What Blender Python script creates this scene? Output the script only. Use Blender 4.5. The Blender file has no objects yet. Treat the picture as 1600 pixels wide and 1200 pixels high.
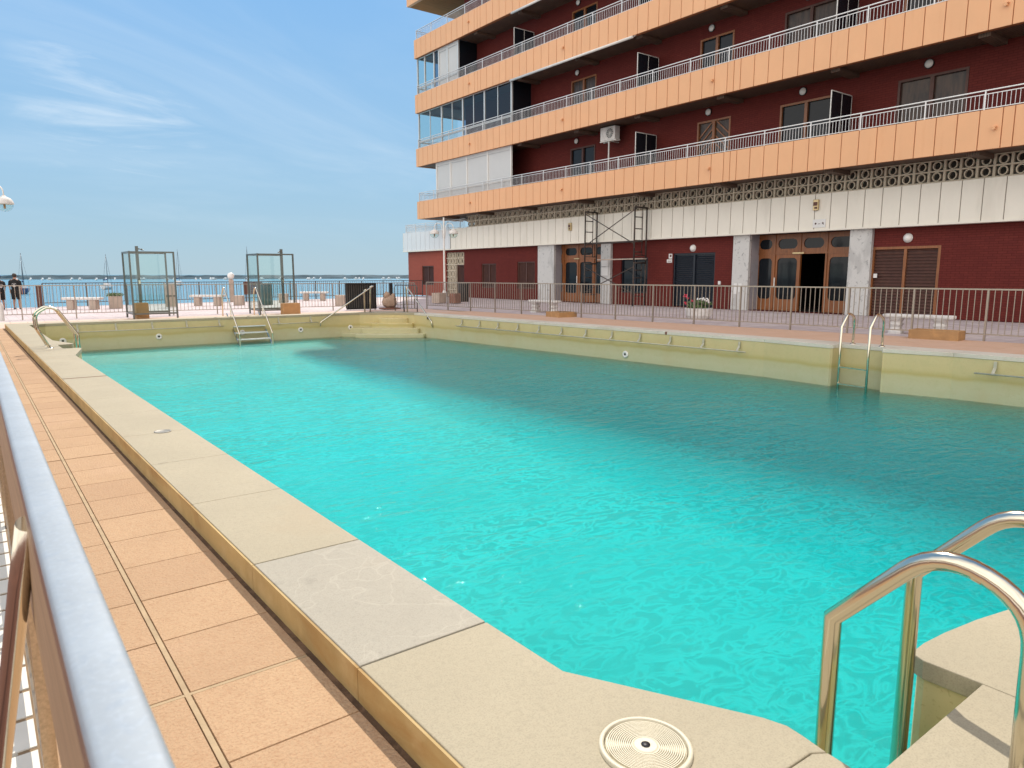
import bpy, bmesh, math, random
from mathutils import Vector, Matrix
random.seed(7)
sc = bpy.context.scene
COL = sc.collection
rad = math.radians

# ------------------------------------------------------------------ camera, sky, sun, exposure
PX_F, TILT, HEAD, CAM_H = 1109.0, 8.7656, 37.144, 1.40
cd = bpy.data.cameras.new("camera")
cam = bpy.data.objects.new("camera", cd)
COL.objects.link(cam)
cam.location = (0, 0, CAM_H)
cam.rotation_euler = (rad(90 - TILT), 0, rad(-HEAD))
cd.sensor_fit = 'HORIZONTAL'
cd.sensor_width = 36.0
cd.lens = 36.0 * PX_F / 1600.0
cd.clip_start = 0.02
cd.clip_end = 20000
cd.dof.use_dof = True
cd.dof.focus_distance = 9.0
cd.dof.aperture_fstop = 11.0
sc.camera = cam

SUN_AZ, SUN_EL = 37.0, 50.0
w = bpy.data.worlds.new("World")
sc.world = w
w.use_nodes = True
wt = w.node_tree
bg = wt.nodes["Background"]
sky = wt.nodes.new("ShaderNodeTexSky")
sky.sky_type = 'NISHITA'
sky.sun_disc = False
sky.sun_elevation = rad(SUN_EL)
sky.sun_rotation = rad(SUN_AZ)
sky.air_density = 1.0
sky.dust_density = 0.6
sky.ozone_density = 2.2
bg.inputs['Strength'].default_value = 0.13


def wn(t, **kw):
    n = wt.nodes.new(t)
    for k, v in kw.items():
        setattr(n, k, v)
    return n


WISP = (.150, .969, .196)                  # where the brightest wisp of cirrus hangs
SKY_U = 1.0 / 0.13                        # turns plain radiance into the texture's units
# soften the glare round the sun the way thin haze does, keep the blue
tc = wn("ShaderNodeTexCoord")
sp = wn("ShaderNodeSeparateXYZ")
wt.links.new(tc.outputs['Generated'], sp.inputs[0])
lum = wn("ShaderNodeRGBToBW"); wt.links.new(sky.outputs[0], lum.inputs[0])
dv = wn("ShaderNodeMath", operation='DIVIDE'); dv.inputs[1].default_value = 3.6; wt.links.new(lum.outputs[0], dv.inputs[0])
ad = wn("ShaderNodeMath", operation='ADD'); ad.inputs[1].default_value = 1.0; wt.links.new(dv.outputs[0], ad.inputs[0])
iv = wn("ShaderNodeMath", operation='DIVIDE'); iv.inputs[0].default_value = 1.0; wt.links.new(ad.outputs[0], iv.inputs[1])
cs = wn("ShaderNodeVectorMath", operation='SCALE'); wt.links.new(sky.outputs[0], cs.inputs[0]); wt.links.new(iv.outputs[0], cs.inputs['Scale'])
el = wn("ShaderNodeValToRGB")
es = el.color_ramp.elements
while len(es) < 4:
    es.new(.5)
for e_, (p_, c_) in zip(es, ((0, (.285, .425, .520)), (.12, (.235, .405, .560)), (.36, (.150, .345, .610)), (1.0, (.08, .22, .46)))):
    e_.position = p_; e_.color = (*[k * SKY_U for k in [q * .86 for q in c_]], 1)
wt.links.new(sp.outputs[2], el.inputs[0])
mxb = wn("ShaderNodeMixRGB"); mxb.inputs[0].default_value = .80
wt.links.new(cs.outputs[0], mxb.inputs[1]); wt.links.new(el.outputs[0], mxb.inputs[2])
# high thin cirrus: streaks mapped on a flat layer far above (direction / height)
mz = wn("ShaderNodeMath", operation='ADD'); mz.inputs[1].default_value = 0.22
wt.links.new(sp.outputs[2], mz.inputs[0])
dx = wn("ShaderNodeMath", operation='DIVIDE'); dy = wn("ShaderNodeMath", operation='DIVIDE')
wt.links.new(sp.outputs[0], dx.inputs[0]); wt.links.new(mz.outputs[0], dx.inputs[1])
wt.links.new(sp.outputs[1], dy.inputs[0]); wt.links.new(mz.outputs[0], dy.inputs[1])
cb = wn("ShaderNodeCombineXYZ")
wt.links.new(dx.outputs[0], cb.inputs[0]); wt.links.new(dy.outputs[0], cb.inputs[1])
def cloud(rot, scale, loc, ns, lo, hi, top, dist):
    mp = wn("ShaderNodeMapping")
    mp.inputs['Rotation'].default_value = (0, 0, rad(rot)); mp.inputs['Scale'].default_value = (*scale, 1); mp.inputs['Location'].default_value = (*loc, 0)
    wt.links.new(cb.outputs[0], mp.inputs[0])
    n1 = wn("ShaderNodeTexNoise"); n1.inputs['Scale'].default_value = ns; n1.inputs['Detail'].default_value = 8; n1.inputs['Roughness'].default_value = 0.58; n1.inputs['Distortion'].default_value = dist
    wt.links.new(mp.outputs[0], n1.inputs[0])
    r1 = wn("ShaderNodeValToRGB")
    r1.color_ramp.interpolation = 'EASE'
    r1.color_ramp.elements[0].position = lo; r1.color_ramp.elements[0].color = (0, 0, 0, 1)
    r1.color_ramp.elements[1].position = hi; r1.color_ramp.elements[1].color = (top, top, top, 1)
    wt.links.new(n1.outputs[0], r1.inputs[0])
    return r1.outputs[0]
ca = cloud(-62, (.6, 1.1), (.4, 1.15), 1.2, .45, .85, .34, .8)
cb2 = cloud(-20, (.6, 1.0), (3.1, .2), .8, .5, .8, .30, .5)
cw = cloud(18, (.9, 1.9), (1.7, .6), 1.3, .44, .74, .52, 1.6)
wd = wn('ShaderNodeVectorMath', operation='DOT_PRODUCT'); wd.inputs[1].default_value = WISP; wt.links.new(tc.outputs['Generated'], wd.inputs[0])
wm = wn('ShaderNodeMapRange', interpolation_type='SMOOTHSTEP'); wm.inputs['From Min'].default_value = .9915; wm.inputs['From Max'].default_value = .9995; wt.links.new(wd.outputs['Value'], wm.inputs[0])
ww = wn('ShaderNodeMath', operation='MULTIPLY'); wt.links.new(cw, ww.inputs[0]); wt.links.new(wm.outputs[0], ww.inputs[1])
mxc = wn("ShaderNodeMath", operation='MAXIMUM'); wt.links.new(ca, mxc.inputs[0]); wt.links.new(cb2, mxc.inputs[1])
mxd = wn('ShaderNodeMath', operation='MAXIMUM'); wt.links.new(mxc.outputs[0], mxd.inputs[0]); wt.links.new(ww.outputs[0], mxd.inputs[1]); mxc = mxd
hz = wn("ShaderNodeMapRange"); hz.inputs['From Min'].default_value = 0.02; hz.inputs['From Max'].default_value = 0.16
wt.links.new(sp.outputs[2], hz.inputs[0])
mm = wn("ShaderNodeMath", operation='MULTIPLY')
wt.links.new(mxc.outputs[0], mm.inputs[0]); wt.links.new(hz.outputs[0], mm.inputs[1])
mxs = wn("ShaderNodeMixRGB"); mxs.inputs[2].default_value = (.52 * SKY_U, .57 * SKY_U, .61 * SKY_U, 1)
wt.links.new(mm.outputs[0], mxs.inputs[0]); wt.links.new(mxb.outputs[0], mxs.inputs[1])
# unseen cloud glow added opposite the sun, behind the camera, to fill shaded facade
dt = wn("ShaderNodeVectorMath", operation='DOT_PRODUCT'); dt.inputs[1].default_value = (-math.sin(rad(SUN_AZ + 14)), -math.cos(rad(SUN_AZ + 14)), .12)
wt.links.new(tc.outputs['Generated'], dt.inputs[0])
bk_ = wn("ShaderNodeMapRange", interpolation_type='SMOOTHSTEP'); bk_.inputs['From Min'].default_value = -.12; bk_.inputs['From Max'].default_value = .5
wt.links.new(dt.outputs['Value'], bk_.inputs[0])
nb_ = wn("ShaderNodeTexNoise"); nb_.inputs['Scale'].default_value = 3.0; nb_.inputs['Detail'].default_value = 6
wt.links.new(tc.outputs['Generated'], nb_.inputs[0])
nr_ = wn("ShaderNodeMapRange"); nr_.inputs['From Min'].default_value = .3; nr_.inputs['From Max'].default_value = .6; nr_.inputs['To Min'].default_value = .5
wt.links.new(nb_.outputs[0], nr_.inputs[0])
mb_ = wn("ShaderNodeMath", operation='MULTIPLY'); wt.links.new(bk_.outputs[0], mb_.inputs[0]); wt.links.new(nr_.outputs[0], mb_.inputs[1])
mxf = wn("ShaderNodeMixRGB"); mxf.inputs[2].default_value = (1.22 * SKY_U, 1.14 * SKY_U, 1.05 * SKY_U, 1)
wt.links.new(mb_.outputs[0], mxf.inputs[0]); wt.links.new(mxs.outputs[0], mxf.inputs[1])
wt.links.new(mxf.outputs[0], bg.inputs['Color'])

sl = bpy.data.lights.new("sun", 'SUN')
sl.energy = 2.75
sl.angle = rad(0.5)
sl.color = (1.0, 0.93, 0.82)
sun = bpy.data.objects.new("sun", sl)
COL.objects.link(sun)
sd = Vector((math.sin(rad(SUN_AZ)) * math.cos(rad(SUN_EL)), math.cos(rad(SUN_AZ)) * math.cos(rad(SUN_EL)), math.sin(rad(SUN_EL))))
sun.rotation_euler = sd.to_track_quat('Z', 'Y').to_euler()
sun.location = sd * 60

sc.view_settings.view_transform = 'Standard'
sc.view_settings.look = 'None'
sc.view_settings.exposure = 0.8
sc.view_settings.gamma = 1.0
sc.view_settings.use_curve_mapping = False
sc.cycles.max_bounces = 12
sc.cycles.volume_bounces = 6
sc.cycles.transparent_max_bounces = 24
sc.cycles.caustics_reflective = False
sc.cycles.caustics_refractive = False
sc.cycles.sample_clamp_indirect = 8.0
sc.cycles.use_denoising = True


# ------------------------------------------------------------------ materials
class M:
    """tiny node-material builder"""

    def __init__(self, name, color=(.5, .5, .5), rough=.6, metal=0.0, spec=.5):
        self.m = bpy.data.materials.new(name)
        self.m.use_nodes = True
        self.t = self.m.node_tree
        self.b = self.t.nodes["Principled BSDF"]
        self.b.inputs['Base Color'].default_value = (*color, 1)
        self.b.inputs['Roughness'].default_value = rough
        self.b.inputs['Metallic'].default_value = metal
        self.b.inputs['Specular IOR Level'].default_value = spec
        self.color = color
        self.last_c = None
        self.last_n = None

    def n(self, t, **kw):
        x = self.t.nodes.new(t)
        for k, v in kw.items():
            if k.startswith('i_'):
                key = k[2:].replace('_', ' ')
                x.inputs[int(key) if key.isdigit() else key].default_value = v
            else:
                setattr(x, k, v)
        return x

    def l(self, a, b):
        self.t.links.new(a, b)

    def pos(self, scale=(1, 1, 1), rot=0.0):
        if not hasattr(self, '_g'):
            self._g = self.n("ShaderNodeNewGeometry")
        mp = self.n("ShaderNodeMapping")
        mp.inputs['Scale'].default_value = scale
        mp.inputs['Rotation'].default_value = (0, 0, rot)
        self.l(self._g.outputs['Position'], mp.inputs[0])
        return mp.outputs[0]

    def noise(self, scale, detail=4, rough=.55, vec=None, dist=0.0):
        x = self.n("ShaderNodeTexNoise")
        x.inputs['Scale'].default_value = scale
        x.inputs['Detail'].default_value = detail
        x.inputs['Roughness'].default_value = rough
        x.inputs['Distortion'].default_value = dist
        self.l(vec if vec is not None else self.pos(), x.inputs[0])
        return x.outputs[0]

    def ramp(self, fac, stops):
        r = self.n("ShaderNodeValToRGB")
        e = r.color_ramp.elements
        while len(e) < len(stops):
            e.new(.5)
        for k, (p, c) in enumerate(stops):
            e[k].position = p
            if not hasattr(c, '__len__'):
                c = (c, c, c)
            e[k].color = (*c, 1)
        self.l(fac, r.inputs[0])
        return r.outputs[0]

    def cur(self):
        if self.last_c is None:
            c = self.n("ShaderNodeRGB")
            c.outputs[0].default_value = (*self.color, 1)
            self.last_c = c.outputs[0]
        return self.last_c

    def mix(self, fac, col, mode='MIX', f=None):
        x = self.n("ShaderNodeMixRGB", blend_type=mode)
        if f is not None:
            mu = self.n("ShaderNodeMath", operation='MULTIPLY')
            mu.inputs[1].default_value = f
            self.l(fac, mu.inputs[0])
            fac = mu.outputs[0]
        if isinstance(fac, float):
            x.inputs[0].default_value = fac
        else:
            self.l(fac, x.inputs[0])
        self.l(self.cur(), x.inputs[1])
        if hasattr(col, 'links'):
            self.l(col, x.inputs[2])
        else:
            x.inputs[2].default_value = (*col, 1)
        self.last_c = x.outputs[0]
        self.l(self.last_c, self.b.inputs['Base Color'])
        return self

    def var(self, scale, amount, detail=4, vec=None):
        """soft light/dark variation of the material's own colour"""
        c = self.color
        nz = self.noise(scale, detail, vec=vec)
        a = self.ramp(nz, [(.3, 0), (.7, 1)])
        self.mix(a, tuple(max(0, k * (1 - amount)) for k in c), f=.9)
        return self

    def stain(self, scale, lo, hi, col, f=.6, vec=None, detail=5):
        a = self.ramp(self.noise(scale, detail, vec=vec, dist=.4), [(lo, 0), (hi, 1)])
        self.mix(a, col, f=f)
        return self

    def bump(self, h, strength=.3, dist=.01):
        x = self.n("ShaderNodeBump")
        x.inputs['Strength'].default_value = strength
        x.inputs['Distance'].default_value = dist
        self.l(h, x.inputs['Height'])
        if self.last_n is not None:
            self.l(self.last_n, x.inputs['Normal'])
        self.last_n = x.outputs[0]
        self.l(self.last_n, self.b.inputs['Normal'])
        return self

    def island(self, amount, colb):
        if not hasattr(self, '_g'):
            self._g = self.n("ShaderNodeNewGeometry")
        self.mix(self._g.outputs['Random Per Island'], colb, f=amount)
        return self

    def roughvar(self, scale, lo, hi):
        a = self.n("ShaderNodeMapRange")
        a.inputs['To Min'].default_value = lo
        a.inputs['To Max'].default_value = hi
        self.l(self.noise(scale, 5), a.inputs[0])
        self.l(a.outputs[0], self.b.inputs['Roughness'])
        return self


MAT = {}


def reg(key, mat):
    MAT[key] = mat.m
    return mat


# stone coping
def stone(key, c, d):
    x = reg(key, M(key, c, .75))
    x.var(1.3, .14, 5).stain(3.0, .55, .78, d, .35)
    x.stain(42, .5, .72, tuple(k * .74 for k in c), .45, detail=3).stain(190, .48, .66, tuple(k * .62 for k in c), .5, detail=2)
    x.stain(0.9, .58, .70, (.34, .25, .15), .30).stain(5.5, .66, .74, tuple(k * .55 for k in c), .35, detail=6)
    x.bump(x.noise(120, 3), .22, .004).bump(x.noise(9, 4), .15, .01)
    return x


stone('coping_stone', (.39, .335, .23), (.44, .38, .27))
stone('lightened_coping_stone', (.68, .62, .52), (.72, .66, .56))  # same coping, colour lightened to lift the shaded right side
g = stone('grey_coping_stone', (.375, .34, .27), (.43, .395, .32))
v = g.n("ShaderNodeTexVoronoi", feature='DISTANCE_TO_EDGE', i_Scale=4.6)
nv = g.n("ShaderNodeMixRGB", i_0=.45)
g.l(g.pos(), nv.inputs[1])
tn = g.n("ShaderNodeTexNoise", i_Scale=3.0)
g.l(g.pos(), tn.inputs[0]); g.l(tn.outputs[1], nv.inputs[2]); g.l(nv.outputs[0], v.inputs[0])
g.mix(g.ramp(v.outputs[0], [(0, 1), (.022, 0)]), (.56, .51, .41), f=.17)
x = reg('coping_side', M('coping_side', (.50, .345, .14), .8))
x.var(2.2, .35).stain(1.7, .52, .68, (.34, .18, .05), .7, vec=x.pos((1, 1, 4))).stain(5, .5, .75, (.55, .40, .20), .6)
x.bump(x.noise(30, 5), .3, .01)

# terracotta deck
x = reg('terracotta', M('terracotta', (.43, .28, .165), .85, 0, .3))
x.island(.85, (.49, .325, .19)).stain(.55, .45, .65, (.40, .25, .145), .45).stain(26, .5, .75, (.38, .22, .12), .5).stain(3.5, .5, .75, (.38, .24, .14), .4).stain(110, .52, .7, (.33, .17, .09), .55, detail=2)
x.stain(1.0, .55, .75, (.54, .36, .24), .4)
x.bump(x.ramp(x.noise(75, 3, .5), [(.38, 0), (.6, 1)]), .45, .006)
x = reg('grout', M('grout', (.27, .18, .10), .9)); x.var(8, .35).stain(4, .55, .7, (.14, .10, .06), .6)
x = reg('cement', M('cement', (.47, .34, .20), .9)); x.var(9, .3).stain(20, .5, .7, (.36, .27, .16), .5)
x = reg('kerb_dirt_shade', M('kerb_dirt_shade', (.13, .075, .04), .95)); x.var(6, .5).stain(14, .5, .7, (.24, .14, .08), .6); x.bump(x.noise(50, 5), .8, .01)  # dirt colour kept dark to paint in the kerb's shadow as well
x = reg('lightened_terracotta', M('lightened_terracotta', (.58, .375, .26), .85, 0, .3)); x.island(.5, (.62, .42, .31)).stain(3, .5, .75, (.50, .31, .21), .4); x.bump(x.noise(75, 3), .3, .005)  # terracotta with a lighter colour to offset the building's shade
x = reg('pale_terracotta', M('pale_terracotta', (.58, .40, .31), .85)); x.island(.5, (.62, .46, .37)).stain(20, .5, .75, (.52, .35, .27), .4); x.bump(x.noise(75, 3), .3, .005)

# plaza and promenade paving
x = reg('paving', M('paving', (.44, .36, .35), .85))
bk = x.n("ShaderNodeTexBrick", offset=.5)
bk.inputs['Scale'].default_value = 1.0
for k, vv in (('Mortar Size', .018), ('Brick Width', .60), ('Row Height', .30)):
    bk.inputs[k].default_value = vv
bk.inputs['Color1'].default_value = (.56, .48, .47, 1)
bk.inputs['Color2'].default_value = (.45, .365, .37, 1)
bk.inputs['Mortar'].default_value = (.34, .28, .28, 1)
x.l(x.pos(), bk.inputs[0])
x.mix(1.0, bk.outputs[0]); x.stain(.35, .45, .7, (.60, .53, .51), .5); x.stain(14, .5, .75, (.38, .32, .32), .3)
x.bump(x.noise(60, 3), .2, .005)

# pool basin: cream paint, darker yellow band and green growth near the water line
x = reg('pool_paint', M('pool_paint', (.52, .46, .22), .55))
gsep = x.n("ShaderNodeSeparateXYZ")
x.pos(); x.l(x._g.outputs['Position'], gsep.inputs[0])
wob = x.n("ShaderNodeMath", operation='MULTIPLY_ADD'); wob.inputs[1].default_value = .10; wob.inputs[2].default_value = -.05
x.l(x.noise(2.0, 4, vec=x.pos((1, 1, .3))), wob.inputs[0])
zz = x.n("ShaderNodeMath", operation='ADD'); x.l(gsep.outputs[2], zz.inputs[0]); x.l(wob.outputs[0], zz.inputs[1])
mr = x.n("ShaderNodeMapRange"); mr.inputs['From Min'].default_value = -.75; mr.inputs['From Max'].default_value = .12
x.l(zz.outputs[0], mr.inputs[0])
x.mix(1.0, x.ramp(mr.outputs[0], [(0, (.44, .45, .28)), (.30, (.50, .47, .29)), (.47, (.50, .45, .25)), (.53, (.46, .375, .14)), (.62, (.55, .455, .22)), (1.0, (.58, .475, .25))]))
x.stain(1.2, .5, .75, (.47, .36, .17), .35).stain(6, .5, .8, (.40, .38, .18), .35)
x.stain(70, .60, .72, (.28, .20, .07), .35, detail=2)
x = reg('pool_floor', M('pool_floor', (.52, .56, .46), .7)); x.var(.8, .2).stain(.30, .42, .62, (.34, .42, .34), .7)
x = reg('yellow_paint', M('yellow_paint', (.50, .43, .10), .6)); x.stain(40, .6, .7, (.25, .18, .05), .6)

# metals
x = reg('stainless', M('stainless', (.66, .60, .48), .14, 1.0)); x.roughvar(9, .08, .24)
x.bump(x.noise(160, 2, vec=x.pos((1, 1, .08))), .03, .002)
x = reg('rail_metal', M('rail_metal', (.29, .325, .36), .62, .15)); x.roughvar(30, .5, .7); x.stain(60, .5, .7, (.23, .28, .345), .4).stain(9, .45, .75, (.36, .41, .46), .5).stain(140, .5, .7, (.36, .41, .47), .4); x.bump(x.noise(140, 3), .12, .002)
x = reg('rail_side', M('rail_side', (.62, .50, .36), .28, 1.0)); x.var(6, .3, vec=x.pos((20, 1, 20)))
x = reg('side_metal', M('side_metal', (.52, .37, .22), .42, .4)); x.var(5, .35, vec=x.pos((20, .6, 14))).stain(3, .5, .7, (.58, .42, .26), .5, vec=x.pos((20, .5, 22)))
x = reg('bracket', M('bracket', (.50, .46, .35), .55, .2)); x.var(20, .2)
x = reg('fence_metal', M('fence_metal', (.36, .31, .26), .40, .7)); x.roughvar(20, .3, .5)
x = reg('dark_fence_metal', M('dark_fence_metal', (.13, .12, .11), .45, .5)); x.var(4, .3)
x = reg('balcony_metal', M('balcony_metal', (.74, .73, .72), .38, .25)); x.var(3, .1)
x = reg('scaffold_metal', M('scaffold_metal', (.05, .04, .035), .6, .3)); x.stain(9, .5, .7, (.16, .08, .05), .6)
x = reg('shower_frame', M('shower_frame', (.13, .135, .125), .3, .7)); x.roughvar(10, .2, .45)
x = reg('aluminium', M('aluminium', (.66, .68, .67), .4, .35)); x.var(4, .08)

# building
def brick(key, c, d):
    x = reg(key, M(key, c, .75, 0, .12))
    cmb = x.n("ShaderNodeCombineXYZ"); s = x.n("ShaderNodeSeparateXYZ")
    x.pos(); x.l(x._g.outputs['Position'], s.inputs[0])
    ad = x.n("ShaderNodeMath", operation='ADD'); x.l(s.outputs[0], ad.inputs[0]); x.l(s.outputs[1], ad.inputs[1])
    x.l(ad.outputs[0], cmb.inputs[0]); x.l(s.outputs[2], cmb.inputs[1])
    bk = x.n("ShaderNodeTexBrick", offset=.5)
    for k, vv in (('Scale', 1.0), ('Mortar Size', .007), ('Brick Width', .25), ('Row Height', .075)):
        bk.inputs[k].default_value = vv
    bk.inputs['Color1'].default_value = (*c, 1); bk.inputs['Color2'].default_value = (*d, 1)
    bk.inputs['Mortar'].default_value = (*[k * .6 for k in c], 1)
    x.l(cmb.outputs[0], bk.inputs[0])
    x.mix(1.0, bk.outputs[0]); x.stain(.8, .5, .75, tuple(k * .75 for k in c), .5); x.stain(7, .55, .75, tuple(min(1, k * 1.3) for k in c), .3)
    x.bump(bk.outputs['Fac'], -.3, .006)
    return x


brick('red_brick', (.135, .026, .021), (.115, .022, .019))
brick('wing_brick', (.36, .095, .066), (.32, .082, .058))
x = reg('orange_panel', M('orange_panel', (.77, .42, .22), .6))
x.island(.45, (.73, .375, .185)).var(1.4, .07).stain(2.5, .58, .8, (.66, .32, .15), .45, vec=x.pos((2.5, 2.5, .3)))
x.bump(x.noise(60, 3), .08, .003)
x = reg('orange_joint', M('orange_joint', (.40, .14, .05), .8)); x.var(5, .2)
x = reg('white_panel', M('white_panel', (.80, .755, .66), .65))
x.island(.35, (.77, .725, .635)).var(1.0, .06).stain(2.0, .55, .8, (.50, .45, .37), .35, vec=x.pos((1, 1, .3))); x.bump(x.noise(50, 3), .08, .003)
x = reg('grey_white_panel', M('grey_white_panel', (.70, .72, .73), .65)); x.island(.3, (.66, .68, .69)).stain(2.0, .55, .8, (.56, .57, .57), .35, vec=x.pos((1, 1, .3)))
x = reg('white_joint', M('white_joint', (.30, .26, .22), .8)); x.var(5, .2)
x = reg('block_lattice', M('block_lattice', (.66, .57, .44), .85)); x.var(2, .25).stain(9, .5, .75, (.48, .41, .31), .5)
x = reg('storey_plaster', M('storey_plaster', (.20, .18, .16), .9)); x.var(1.5, .3)
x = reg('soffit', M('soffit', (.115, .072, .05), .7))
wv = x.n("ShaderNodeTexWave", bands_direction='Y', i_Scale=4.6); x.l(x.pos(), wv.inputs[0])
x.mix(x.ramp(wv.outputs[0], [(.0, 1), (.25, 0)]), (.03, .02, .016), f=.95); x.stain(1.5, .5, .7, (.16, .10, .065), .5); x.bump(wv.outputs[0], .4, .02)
x = reg('wood_soffit', M('wood_soffit', (.46, .215, .09), .85, 0, .1)); x.var(3, .3, vec=x.pos((.4, 4, 1)))
x = reg('marble', M('marble', (.56, .55, .53), .35))
x.stain(1.6, .53, .62, (.36, .35, .34), .6, vec=x.pos((1, 1, .4))); x.stain(8, .60, .68, (.20, .20, .20), .7); x.stain(30, .55, .7, (.42, .41, .40), .5)
x = reg('grey_marble', M('grey_marble', (.33, .31, .33), .4)); x.stain(4, .5, .7, (.24, .23, .24), .6)
x = reg('door_wood', M('door_wood', (.30, .105, .03), .35)); x.var(5, .45, vec=x.pos((6, 6, .5))).stain(2, .5, .7, (.16, .05, .018), .5)
x = reg('dark_shutter', M('dark_shutter', (.085, .032, .022), .55)); x.stain(3, .5, .7, (.13, .055, .03), .5); x.var(5, .3)
x = reg('navy_metal', M('navy_metal', (.006, .010, .018), .4)); x.stain(4, .5, .7, (.01, .015, .026), .5)
x = reg('glass_dark', M('glass_dark', (.008, .011, .015), .05, 0, .26)); x.bump(x.noise(1.2, 2), .06, .02)
x = reg('glass_curtain', M('glass_curtain', (.085, .058, .046), .16, 0, .22)); x.stain(2.5, .4, .65, (.035, .03, .03), .9, vec=x.pos((3, 3, .6))); x.bump(x.noise(1.5, 2), .06, .02)
x = reg('white_paint', M('white_paint', (.72, .70, .66), .5)); x.var(3, .08)
x = reg('blind', M('blind', (.54, .54, .53), .6)); x.var(2, .05)
wv = x.n("ShaderNodeTexWave", bands_direction='Z', i_Scale=7.0); x.l(x.pos(), wv.inputs[0]); x.bump(wv.outputs[0], .25, .01)
x = reg('black', M('black', (.008, .008, .009), .5)); x.var(3, .3)
x = reg('dark_interior', M('dark_interior', (.02, .016, .014), .9)); x.var(2, .3)

# others
x = reg('white_concrete', M('white_concrete', (.72, .69, .66), .8)); x.var(3, .18).stain(12, .5, .7, (.45, .42, .38), .4); x.bump(x.noise(40, 4), .3, .006)
x = reg('pale_stone', M('pale_stone', (.50, .40, .33), .85)); x.var(3, .2).stain(8, .5, .75, (.38, .30, .25), .4)
x = reg('tan_block', M('tan_block', (.42, .235, .10), .7)); x.var(2.5, .3).stain(6, .5, .7, (.56, .31, .12), .5); x.bump(x.noise(40, 3), .2, .004)
x = reg('rock', M('rock', (.045, .085, .11), .9)); x.var(.2, .4).stain(.08, .45, .7, (.07, .12, .15), .5)
x = reg('leaf', M('leaf', (.055, .10, .02), .6)); x.island(.8, (.09, .14, .03))
x = reg('red_petal', M('red_petal', (.55, .015, .05), .5)); x.island(.6, (.65, .05, .12))
x = reg('white_petal', M('white_petal', (.8, .78, .76), .5)); x.island(.3, (.7, .66, .66))
x = reg('skin', M('skin', (.36, .19, .13), .55)); x.var(8, .1)
x = reg('black_cloth', M('black_cloth', (.011, .011, .012), .85)); x.var(10, .3); x.bump(x.noise(30, 4), .3, .02)
x = reg('hair', M('hair', (.03, .018, .012), .6)); x.bump(x.noise(90, 3), .6, .01)
x = reg('white_hull', M('white_hull', (.72, .72, .72), .3)); x.var(1, .06)
x = reg('blue_hull', M('blue_hull', (.02, .06, .16), .3)); x.var(1, .2)
x = reg('spar', M('spar', (.14, .16, .18), .35, .6)); x.var(1, .1)
x = reg('sack', M('sack', (.42, .30, .22), .9)); x.var(6, .3); x.bump(x.noise(12, 4), .8, .04)
x = reg('brown_base', M('brown_base', (.24, .11, .075), .8)); x.var(5, .3)
x = reg('plastic_cream', M('plastic_cream', (.58, .53, .40), .5)); x.stain(9, .5, .75, (.50, .44, .31), .45); x.stain(60, .55, .7, (.42, .36, .25), .35)
x = reg('grey_bronze', M('grey_bronze', (.32, .29, .24), .5, .4)); x.var(30, .3)
x = reg('red_paving', M('red_paving', (.16, .07, .055), .9)); x.var(1.5, .4).stain(30, .5, .7, (.05, .03, .03), .6)
x = reg('white_strip', M('white_strip', (.68, .65, .58), .6)); x.var(8, .12)
x = reg('sign_white', M('sign_white', (.72, .71, .69), .5)); x.var(4, .05)
x = reg('sign_red', M('sign_red', (.5, .05, .04), .5)); x.var(4, .1)
x = reg('brass', M('brass', (.62, .48, .26), .35, .6)); x.var(9, .2)
x = reg('teal_bin', M('teal_bin', (.03, .10, .11), .5)); x.var(3, .2)
x = reg('brown_sign', M('brown_sign', (.12, .045, .03), .6)); x.var(3, .2)

# lamp globe glass (milky white) and clear glass
x = reg('globe', M('globe', (.75, .73, .70), .25)); x.b.inputs['Subsurface Weight'].default_value = .0; x.var(6, .05)


def clear_glass(key, tint, refl=1.0):
    m = bpy.data.materials.new(key); m.use_nodes = True
    t = m.node_tree; t.nodes.clear()
    o = t.nodes.new("ShaderNodeOutputMaterial"); tr = t.nodes.new("ShaderNodeBsdfTransparent"); gl = t.nodes.new("ShaderNodeBsdfGlossy")
    mx = t.nodes.new("ShaderNodeMixShader"); ge = t.nodes.new("ShaderNodeNewGeometry")
    dt_ = t.nodes.new("ShaderNodeVectorMath"); dt_.operation = 'DOT_PRODUCT'
    t.links.new(ge.outputs['Incoming'], dt_.inputs[0]); t.links.new(ge.outputs['Normal'], dt_.inputs[1])
    def ma(op, a_, b_):
        x_ = t.nodes.new("ShaderNodeMath"); x_.operation = op
        for i, v_ in enumerate((a_, b_)):
            if hasattr(v_, 'links'):
                t.links.new(v_, x_.inputs[i])
            else:
                x_.inputs[i].default_value = v_
        return x_.outputs[0]
    ab = ma('ABSOLUTE', dt_.outputs['Value'], 0)
    f_ = ma('ADD', ma('MULTIPLY', ma('POWER', ma('SUBTRACT', 1.0, ab), 5.0), .95), .06)
    nz = t.nodes.new("ShaderNodeTexNoise"); nz.inputs['Scale'].default_value = 2.5
    bp = t.nodes.new("ShaderNodeBump"); bp.inputs['Strength'].default_value = .04; bp.inputs['Distance'].default_value = .02
    t.links.new(nz.outputs[0], bp.inputs['Height']); t.links.new(bp.outputs[0], gl.inputs['Normal'])
    tr.inputs[0].default_value = (*tint, 1); gl.inputs['Roughness'].default_value = .02
    t.links.new(ma('MULTIPLY', f_, refl), mx.inputs[0])
    t.links.new(tr.outputs[0], mx.inputs[1]); t.links.new(gl.outputs[0], mx.inputs[2]); t.links.new(mx.outputs[0], o.inputs[0])
    MAT[key] = m


clear_glass('glass_clear', (.86, .94, .92))
clear_glass('glass_window', (.30, .37, .46), 1.2)


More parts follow.
